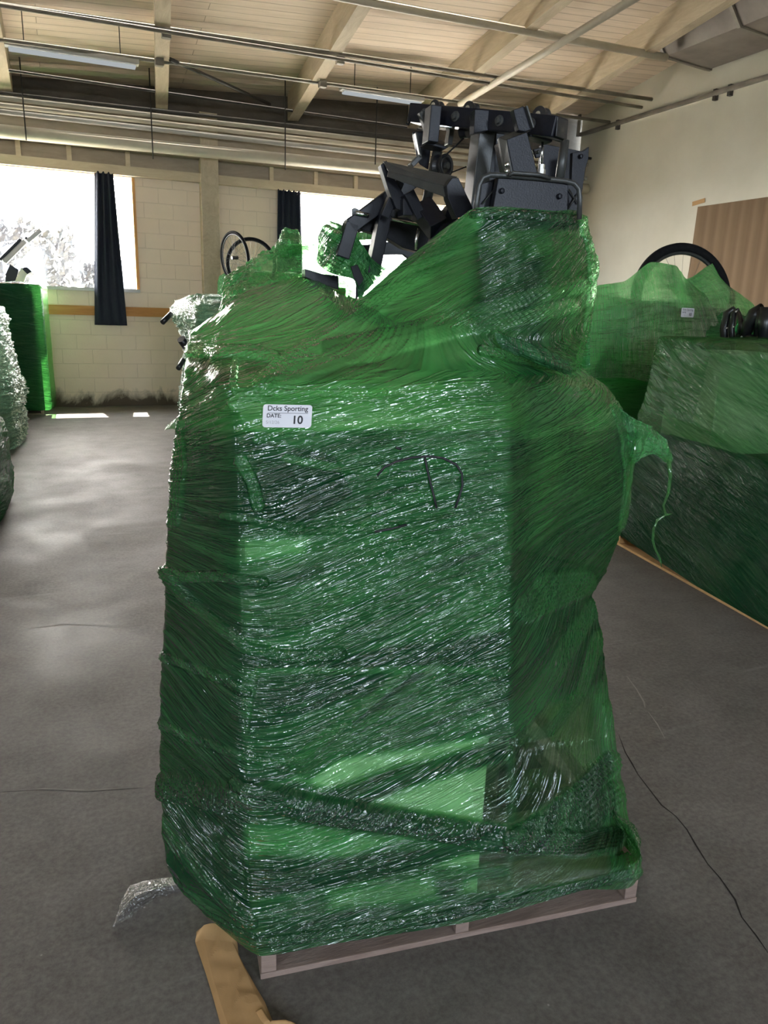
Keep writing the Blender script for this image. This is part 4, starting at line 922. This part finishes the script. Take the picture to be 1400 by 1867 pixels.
# ------------------------------------------------------------------ other wrapped loads
def wrapped(name, label, contour, rows, mt, lay=.7, ck=.3, amp=.02, wr=.004, seed=0, ncol=360, nrow=260, slope=.15, closed_top=True, layf=None, part='wrap_film', cat='wrapped load'):
    """contour: closed list of (x, y); rows: list of (z, scale, dx, dy[, per-corner z offsets])"""
    C = np.array(contour, float); cen = C.mean(0)
    seg = np.linalg.norm(np.roll(C, -1, 0)-C, axis=1); per = [max(6, int(ncol*s/seg.sum())) for s in seg]
    Cc = np.concatenate([C, C[:1]], 0)
    base = resample(Cc[:, None, :], 0, per)[:-1, 0]
    for _ in range(5): base = .5*base+.25*(np.roll(base, 1, 0)+np.roll(base, -1, 0))
    wts = np.zeros((len(base), len(C)));  k = 0
    for i, n in enumerate(per):
        for j in range(n): wts[k, i] = 1-j/n; wts[k, (i+1) % len(C)] = j/n; k += 1
    R = []
    for r in rows:
        z, sc, dx, dy = r[:4]; off = np.array(r[4]) if len(r) > 4 else np.zeros(len(C))
        if hasattr(sc, '__len__'): scv = wts@np.array(sc)
        else: scv = np.full(len(base), sc)
        p = cen+(base-cen)*scv[:, None]+[dx, dy]; R.append(np.concatenate([p, (z+wts@off)[:, None]], 1))
    R = np.array(R); n = len(rows)-1; dz = [max(.02, abs(rows[i+1][0]-rows[i][0])+.3*abs(np.mean(rows[i+1][1])-np.mean(rows[i][1]))) for i in range(n)]
    P = resample(R, 0, [max(4, int(nrow*d/sum(dz))) for d in dz]); P = smooth_rows(P, 4)
    s = np.concatenate([[0], np.cumsum(np.linalg.norm(np.diff(P, axis=1), axis=2).max(0))])[None, :]*np.ones(P.shape[:2]); z = P[..., 2]
    sg = seed*7.3; wob = fbm(s*1.2+sg, z*1.6+sg, 3)-.5; t1 = z-slope*s+.10*wob; t2 = z-(slope-.25)*s+.1*wob
    d = wr*rdg(vn(s*3+sg, t1*30))**3+wr*.7*rdg(vn(s*4+sg, t2*60))**3+amp*(fbm(s*2.0+sg, z*2.2+sg*2, 3)-.45)+ck*wr*.8*(vn(s*22, z*22)-.5)
    nn = normals(P, True); c3 = np.array([cen[0], cen[1], 0]); ow = P-c3; ow[..., 2] *= .3
    nn = nn*np.sign((nn*ow).sum(-1, keepdims=True)+1e-9); fade = np.minimum(1, np.arange(P.shape[0])/5.)
    P = P+nn*(d*fade[:, None])[..., None]
    L = np.clip(lay+.4*(fbm(s*1.3+sg, t1*6, 3)-.45)+.2*(vn(s*2, t1*26)-.5), 0, 1)
    if layf is not None: L = np.clip(layf(P, L), 0, 1)
    root = thing(name, label, cat, (cen[0], cen[1], 0))
    grid_mesh(part, P, M[mt], root, L, ck, True, (s, t1), (s+5, t2)); return root
def rect(x0, x1, y0, y1): return [(x0, y0), (x1, y0), (x1, y1), (x0, y1)]
TOP = lambda z, rim=.02: [(z-rim, 1.0, 0, 0), (z-.004, .97, 0, 0), (z, .90, 0, 0), (z, .5, 0, 0), (z, .03, 0, 0)]
# --- right, near: long load whose left side faces the aisle
R0, R1 = atZ(1120, 992), atZ(1400, 1150); rt = (R1-R0)/np.linalg.norm(R1-R0); rn = np.array([rt[1]*-1, rt[0], 0]); rn = rn if rn[0] > 0 else -rn
def rp(a, b): q = R0+rt*a+rn*b; return (q[0], q[1])
RL, RWD = 2.5, 1.05
con = [rp(.03, .0), rp(.9, 0), rp(1.8, 0), rp(RL, 0), rp(RL, RWD), rp(1.2, RWD), rp(.03, RWD)]
zt_ = 1.425
n7 = [0]*7
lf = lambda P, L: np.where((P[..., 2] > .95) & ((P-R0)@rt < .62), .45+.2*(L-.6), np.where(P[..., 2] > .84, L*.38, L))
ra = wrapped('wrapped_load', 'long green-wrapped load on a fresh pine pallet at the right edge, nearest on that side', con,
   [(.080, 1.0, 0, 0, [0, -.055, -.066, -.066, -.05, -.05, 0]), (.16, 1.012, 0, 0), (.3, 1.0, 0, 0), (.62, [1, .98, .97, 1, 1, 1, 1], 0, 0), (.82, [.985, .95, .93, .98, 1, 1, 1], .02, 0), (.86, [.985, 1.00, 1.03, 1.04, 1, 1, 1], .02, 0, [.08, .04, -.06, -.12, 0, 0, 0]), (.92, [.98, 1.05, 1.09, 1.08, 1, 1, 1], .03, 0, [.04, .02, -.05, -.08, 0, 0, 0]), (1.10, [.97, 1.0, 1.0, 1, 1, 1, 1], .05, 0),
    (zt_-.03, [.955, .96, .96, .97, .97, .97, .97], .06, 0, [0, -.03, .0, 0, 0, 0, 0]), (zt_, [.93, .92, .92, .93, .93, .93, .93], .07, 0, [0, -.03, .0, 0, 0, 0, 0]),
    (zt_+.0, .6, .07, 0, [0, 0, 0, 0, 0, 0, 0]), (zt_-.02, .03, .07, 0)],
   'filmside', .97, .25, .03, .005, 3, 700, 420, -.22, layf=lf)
b = MB().box((R0+rt*.36+rn*.42+np.array([0, 0, 1.05])), (.50, .5, .60), (tuple(rt), tuple(rn), (0, 0, 1)), .01); b.build('inner_carton', M['carton'], ra)
b = MB().box((R0+rt*1.25+rn*.52+np.array([0, 0, .42])), (2.2, .86, .60), (tuple(rt), tuple(rn), (0, 0, 1)), .02); b.build('inner_load', M['black'], ra)
make_pallet(R0+rn*.012, rt, rn, RL-.1, RWD-.05, M['palletnew'], 'fresh yellow pine pallet under the near right wrapped load')
# black bike parts standing in the top of that load
bk = thing('bike_parts', 'black bicycle parts with a green loop poking out above the near right wrapped load', 'bike part', tuple(atX(1345, 620, 4.15)))
ppx = lambda x, y, X=4.15: atX(x, y, X)
for pts, r in (([(1322, 640), (1320, 600), (1326, 572), (1338, 562)], .030), ([(1336, 640), (1334, 600), (1338, 570), (1346, 564)], .022), ([(1350, 612), (1352, 590), (1346, 568)], .020)):
    MB().tube([ppx(*p) for p in pts], [r*.8, r, r, r*.5], 10).build('fork_leg', M['plastic'], bk) if len(pts) == 4 else MB().tube([ppx(*p) for p in pts], [r, r, r*.6], 10).build('fork_leg', M['plastic'], bk)
MB().tube([ppx(*p) for p in [(1356, 615), (1366, 592), (1378, 572), (1388, 560), (1391, 566), (1388, 590), (1382, 612)]], [.03, .045, .05, .025, .035, .04, .03], 12).build('saddle', M['plastic'], bk)
MB().tube([ppx(*p) for p in [(1342, 606), (1342, 596), (1347, 590), (1354, 589), (1359, 594), (1358, 602)]], .008, 8).build('green_loop', M['green'], bk)
MB().prism([ppx(*p) for p in [(1345, 598), (1353, 597), (1356, 606), (1350, 612), (1346, 608)]], (.02, 0, 0)).build('green_tag', M['green'], bk)
MB().tube([ppx(*p) for p in [(1345, 612), (1358, 614), (1372, 616), (1384, 622), (1420, 640)]], .022, 10).build('crossbar', M['plastic'], bk)
MB().tube([ppx(*p) for p in [(1398, 560), (1394, 590), (1392, 625)]], [.04, .045, .03], 10).build('second_saddle', M['plastic'], bk)
for p in ((1325, 598), (1337, 596), (1342, 568), (1352, 614)): MB().disc(ppx(*p, 4.12), (-1, -.6, 0), .006, .008, 10).build('bolt', M['chrome'], bk)
# --- right, behind: load with a bicycle wheel under the film
bb = wrapped('wrapped_load', 'green-wrapped load with a bicycle wheel sticking out, against the right wall behind the near one',
   [(3.55, 4.55), (4.5, 4.45), (5.7, 4.5), (6.0, 5.0), (5.7, 5.7), (4.6, 5.8), (3.6, 5.6)],
   [(.004, 1.0, 0, 0), (.5, 1.0, 0, 0), (.85, .98, 0, 0), (1.05, 1.0, 0, 0), (1.12, 1.04, 0, 0), (1.3, 1.02, 0, 0), (1.50, .97, 0, 0, [.02, -.02, -.12, -.2, -.1, 0, .06]), (1.62, .86, 0, 0, [.05, .02, -.15, -.25, -.15, 0, .1]), (1.66, .5, 0, 0, [.0, 0, -.1, -.2, -.1, 0, 0]), (1.66, .03, 0, 0)],
   'filmside', .6, .35, .07, .006, 5, 560, 340, .1)
MB().span(3.95, 5.5, 4.75, 5.5, .02, 1.12, .03).build('inner_load', M['black'], bb)  # black block added to keep light from glowing through the film
def wheel(root, c, ax, R, tr, spokes=28, disc_=False, mt='rubber'):
    ax = Vector(ax).normalized()
    MB().torus(c, ax, R, tr, 72, 12).build('tyre', M[mt], root)
    rm = MB().torus(c, ax, R-tr*1.15, tr*.45, 72, 8).build('rim', M['grey'], root)
    q = ax.cross(Vector((0, 0, 1)) if abs(ax.z) < .9 else Vector((1, 0, 0))).normalized(); w_ = ax.cross(q); sp = MB()
    for k in range(spokes):
        a = 2*math.pi*k/spokes; e = (q*math.cos(a)+w_*math.sin(a)); a2 = a+(.5 if k % 2 else -.5); e2 = (q*math.cos(a2)+w_*math.sin(a2))
        sp.tube([Vector(c)+e*(R-tr*1.3), Vector(c)+e2*.02+ax*(.03 if k % 4 < 2 else -.03)], .0012, 4, False)
    sp.build('spokes', M['grey'], root); MB().disc(c, ax, .022, .09, 18).build('hub', M['grey'], root)
wc_ = atY(1243, 540, 4.72); r0 = ray(1243, 540); vd = r0/np.linalg.norm(r0)
wr_ = thing('bicycle_wheel', 'large black-tyred bicycle wheel rising out of the wrapped load near the right wall', 'wheel', tuple(wc_))
wheel(wr_, Vector(wc_)+Vector((0, 0, -.03)), (vd[0]-.55, vd[1]*1.0, -.12), .40, .035)
# film pulled over the wheel
def at4(x, y, Y): return atY(x, y, Y)
patch('film_flap', [[(1040,545,4.55),(1090,520,4.5),(1140,512,4.46),(1185,478,4.5),(1232,484,4.5),(1262,520,4.5)], [(1040,580,4.5),(1090,570,4.45),(1150,560,4.40),(1200,540,4.40),(1240,540,4.42),(1290,540,4.5)],
    [(1040,640,4.5),(1090,640,4.45),(1150,640,4.38),(1200,640,4.38),(1250,640,4.42),(1330,640,4.5)], [(1040,700,4.5),(1090,690,4.5),(1150,690,4.45),(1200,700,4.45),(1250,700,4.5),(1330,690,4.55)]], bb, 'filmside', 22, .010, .42, .2, 11, 9, at4, milk=.2)
patch('film_flap', [[(1215,520,4.62),(1262,505,4.6),(1285,488,4.55),(1300,480,4.6)], [(1230,535,4.6),(1280,520,4.55),(1310,505,4.55),(1322,518,4.7)], [(1250,560,4.55),(1300,550,4.5),(1345,548,4.6),(1376,556,4.8)], [(1250,640,4.5),(1300,640,4.5),(1350,640,4.6),(1392,640,4.8)]], bb, 'filmside', 22, .008, .7, .2, 12, 9, at4)
q = [atY(1241, 578, 4.36), atY(1264, 579, 4.36), atY(1266, 562, 4.36), atY(1243, 561, 4.36)]; nq = np.cross(q[1]-q[0], q[3]-q[0]); nq /= np.linalg.norm(nq)
s = sticker(q, nq, bb)
# --- left row: three loads down the wall side of the aisle
wrapped('wrapped_load', 'dark green low wrapped bundle at the left picture edge, nearest of the left row',
   [(-1.7, 5.2), (-.62, 5.2), (-.46, 5.6), (-.42, 6.1), (-.48, 6.5), (-1.7, 6.6)],
   [(.01, .92, 0, 0), (.08, .99, 0, 0), (.25, 1.02, 0, 0), (.34, .98, 0, 0), (.5, .99, 0, 0), (.64, .93, 0, 0), (.72, .7, 0, 0), (.74, .05, 0, 0)], 'filmside', .85, .5, .05, .006, 6, 340, 200)
wrapped('wrapped_load', 'silvery clear-wrapped lumpy load in the middle of the left row', 
   [(-1.9, 8.2), (-.62, 8.3), (-.50, 8.8), (-.45, 9.3), (-.6, 9.7), (-1.9, 9.7)],
   [(.02, .96, 0, 0), (.12, 1.02, 0, 0), (.35, 1.0, .03, 0), (.55, 1.06, .04, 0), (.8, .98, 0, 0), (1.05, .93, -.02, 0), (1.28, .96, -.06, 0), (1.42, .90, -.12, 0), (1.6, .86, -.16, 0), (1.72, .80, -.2, 0), (1.8, .4, -.3, 0), (1.8, .03, -.3, 0)], 'clearfilm', .55, 1.0, .16, .035, 8, 420, 320)
l3 = wrapped('wrapped_load', 'straight green-wrapped box load against the back wall, furthest of the left row',
   rect(-1.55, -.20, 11.02, 11.72), [(.06, .97, 0, 0), (.14, 1, 0, 0), (.9, 1.0, 0, 0), (1.66, 1.0, 0, 0), (1.68, .97, 0, 0), (1.685, .6, 0, 0), (1.685, .03, 0, 0)], 'filmside', .55, .3, .012, .003, 9, 300, 220, .02,
   layf=lambda P, L: np.where(P[..., 1] < 11.06, 1.0+.2*(L-.5), .0))  # dark front and window-lit paler sides painted in through the layer count
MB().span(-1.5, -.26, 11.06, 11.68, .12, 1.66).build('inner_carton', M['carton'], l3)
MB().span(-1.52, -.36, 11.02, 11.10, 1.665, 1.69).build('top_board', M['rawwood'], l3)
make_pallet((-1.5, 11.08, 0), (1, 0, 0), (0, 1, 0), 1.22, .6, M['pallet'], 'grey pallet under the straight green box load at the back wall', .11)
sc_ = thing('bench_part', 'white and black angled bench part lying on top of the back left box load', 'gym equipment', tuple(atY(20, 510, 11.3)))
yb = 11.25
MB().bar(atY(8, 478, yb), atY(46, 440, yb), .16, .06, up=(0, 0, 1), bevel=.01).build('pad', M['white'], sc_)
MB().bar(atY(0, 474, yb-.05), atY(38, 436, yb-.05), .10, .03, bevel=.005).build('pad_back', M['black'], sc_)
MB().bar(atY(50, 440, yb), atY(74, 420, yb), .08, .05, bevel=.005).build('end_arm', M['white'], sc_)
MB().bar(atY(46, 434, yb), atY(54, 438, yb), .05, .03).build('arm_pin', M['black'], sc_)
MB().prism([atY(x, y, yb) for x, y in [(10, 500), (18, 482), (34, 492), (28, 512), (10, 514)]], (0, .1, 0)).build('foot_block', M['black'], sc_)
MB().prism([atY(x, y, yb) for x, y in [(28, 512), (38, 488), (50, 492), (58, 494), (48, 502), (44, 514)]], (0, .08, 0)).build('bracket', M['white'], sc_)
MB().prism([atY(x, y, yb-.02) for x, y in [(40, 490), (48, 486), (58, 495), (50, 500)]], (0, .05, 0)).build('clip', M['black'], sc_)
# --- middle back: loads half hidden behind the foreground one
mm = wrapped('wrapped_load', 'clear-wrapped load with black handle ends, half hidden behind the left of the foreground load',
   [(1.42, 8.6), (2.8, 8.6), (2.9, 10.2), (1.5, 10.2), (1.36, 9.9), (1.36, 9.2)],
   [(.04, .96, 0, 0), (.15, 1, 0, 0), (.4, 1.0, .02, 0), (.7, .97, .06, 0), (.95, .96, .08, 0), (1.15, 1.0, .06, 0), (1.26, 1.06, .04, 0), (1.36, 1.12, .0, 0), (1.46, 1.10, .02, 0), (1.54, 1.0, .06, 0), (1.57, .7, 0, 0), (1.57, .03, 0, 0)], 'clearfilm', .6, 1.0, .12, .030, 12, 420, 320)
for (p, q_) in (((312, 572), (296, 588)), ((334, 656), (325, 672))):
    MB().tube([atY(*p, 9.3), atY(*q_, 9.2)], .03, 12).build('handle_end', M['plastic'], mm)
MB().tube([atY(330, 618, 9.3), atY(345, 640, 9.4)], .05, 12).build('dark_joint', M['plastic'], mm)
patch('film_scrap', [[(312,768,9.4),(322,762,9.35),(330,768,9.4)], [(304,776,9.35),(318,772,9.3),(330,780,9.4)], [(300,782,9.3),(316,782,9.3),(328,788,9.4)]], mm, 'filmside', 8, .03, .2, 1, 14, 12, lambda x, y, Y: atY(x, y, Y))
gb = wrapped('wrapped_load', 'green-wrapped carton load by the back wall, behind the clear-wrapped one with black handles',
   rect(2.15, 3.9, 10.45, 11.3), [(.004, 1, 0, 0), (.9, 1, 0, 0), (1.7, 1.0, 0, 0), (1.90, .96, 0, 0, [.0, -.1, 0, .0]), (1.96, .80, 0, 0), (1.97, .4, 0, 0), (1.97, .03, 0, 0)], 'filmside', .45, .6, .05, .006, 15, 300, 240)
MB().span(2.2, 3.8, 10.5, 11.25, .05, 1.8).build('inner_carton', M['kraft'], gb)
for k, (c, ax, R, lab) in enumerate(((atY(428, 470, 10.2), (.92, .35, .1), .31, 'narrow edge-on bicycle wheel at the back, left one of two'), (atY(458, 482, 10.6), (.45, .9, .1), .33, 'bicycle wheel seen nearly face-on at the back, right one of two'))):
    wr2 = thing('bicycle_wheel', lab, 'wheel', tuple(c)); wheel(wr2, Vector(c), ax, R, .020, 24)
le = text_mesh('W', .12, atY(454, 480, 11.84), np.array([1, 0, 0]), np.array([0, 0, 1]), np.array([0, -1, 0]), None, 'wall_lettering', 'letter', .01, .002)
tag(le, 'small faded grey letter painted on the back wall beside the bicycle wheels', 'lettering')
# --- trees outside, washed out through the glass
rg_ = random.Random(5)
for i, (x, y, h) in enumerate(((-.35, 14.6, 2.7), (1.05, 15.6, 2.2))):
    t = thing('tree', ['pale washed-out bush seen through the left window, left one', 'pale washed-out bush seen through the left window, right one'][i], 'tree', (x, y, -.02))
    f = MB()
    for k in range(1600):
        a, r, z = rg_.random()*6.28, rg_.random()**.5*(.75), .5+rg_.random()*(h-.5); r *= 1-.35*abs(z/h-.55)
        c = Vector((x+math.cos(a)*r, y+math.sin(a)*r, z)); u = Vector((rg_.gauss(0, 1), rg_.gauss(0, 1), rg_.gauss(0, 1))).normalized(); v = u.orthogonal().normalized(); s1 = .10
        f.bm.faces.new([f.bm.verts.new(c+u*s1), f.bm.verts.new(c+v*s1*.5), f.bm.verts.new(c-u*s1), f.bm.verts.new(c-v*s1*.5)])
    f.build('foliage', speckled('foliage_green', (.012, .014, .012), (.02, .022, .018), 3, .8) if i == 0 else bpy.data.materials['foliage_green'], t)
    MB().tube([(x, y, -.02), (x+.05, y, h*.6)], [.08, .04], 8).build('trunk', M['dimwood'], t)
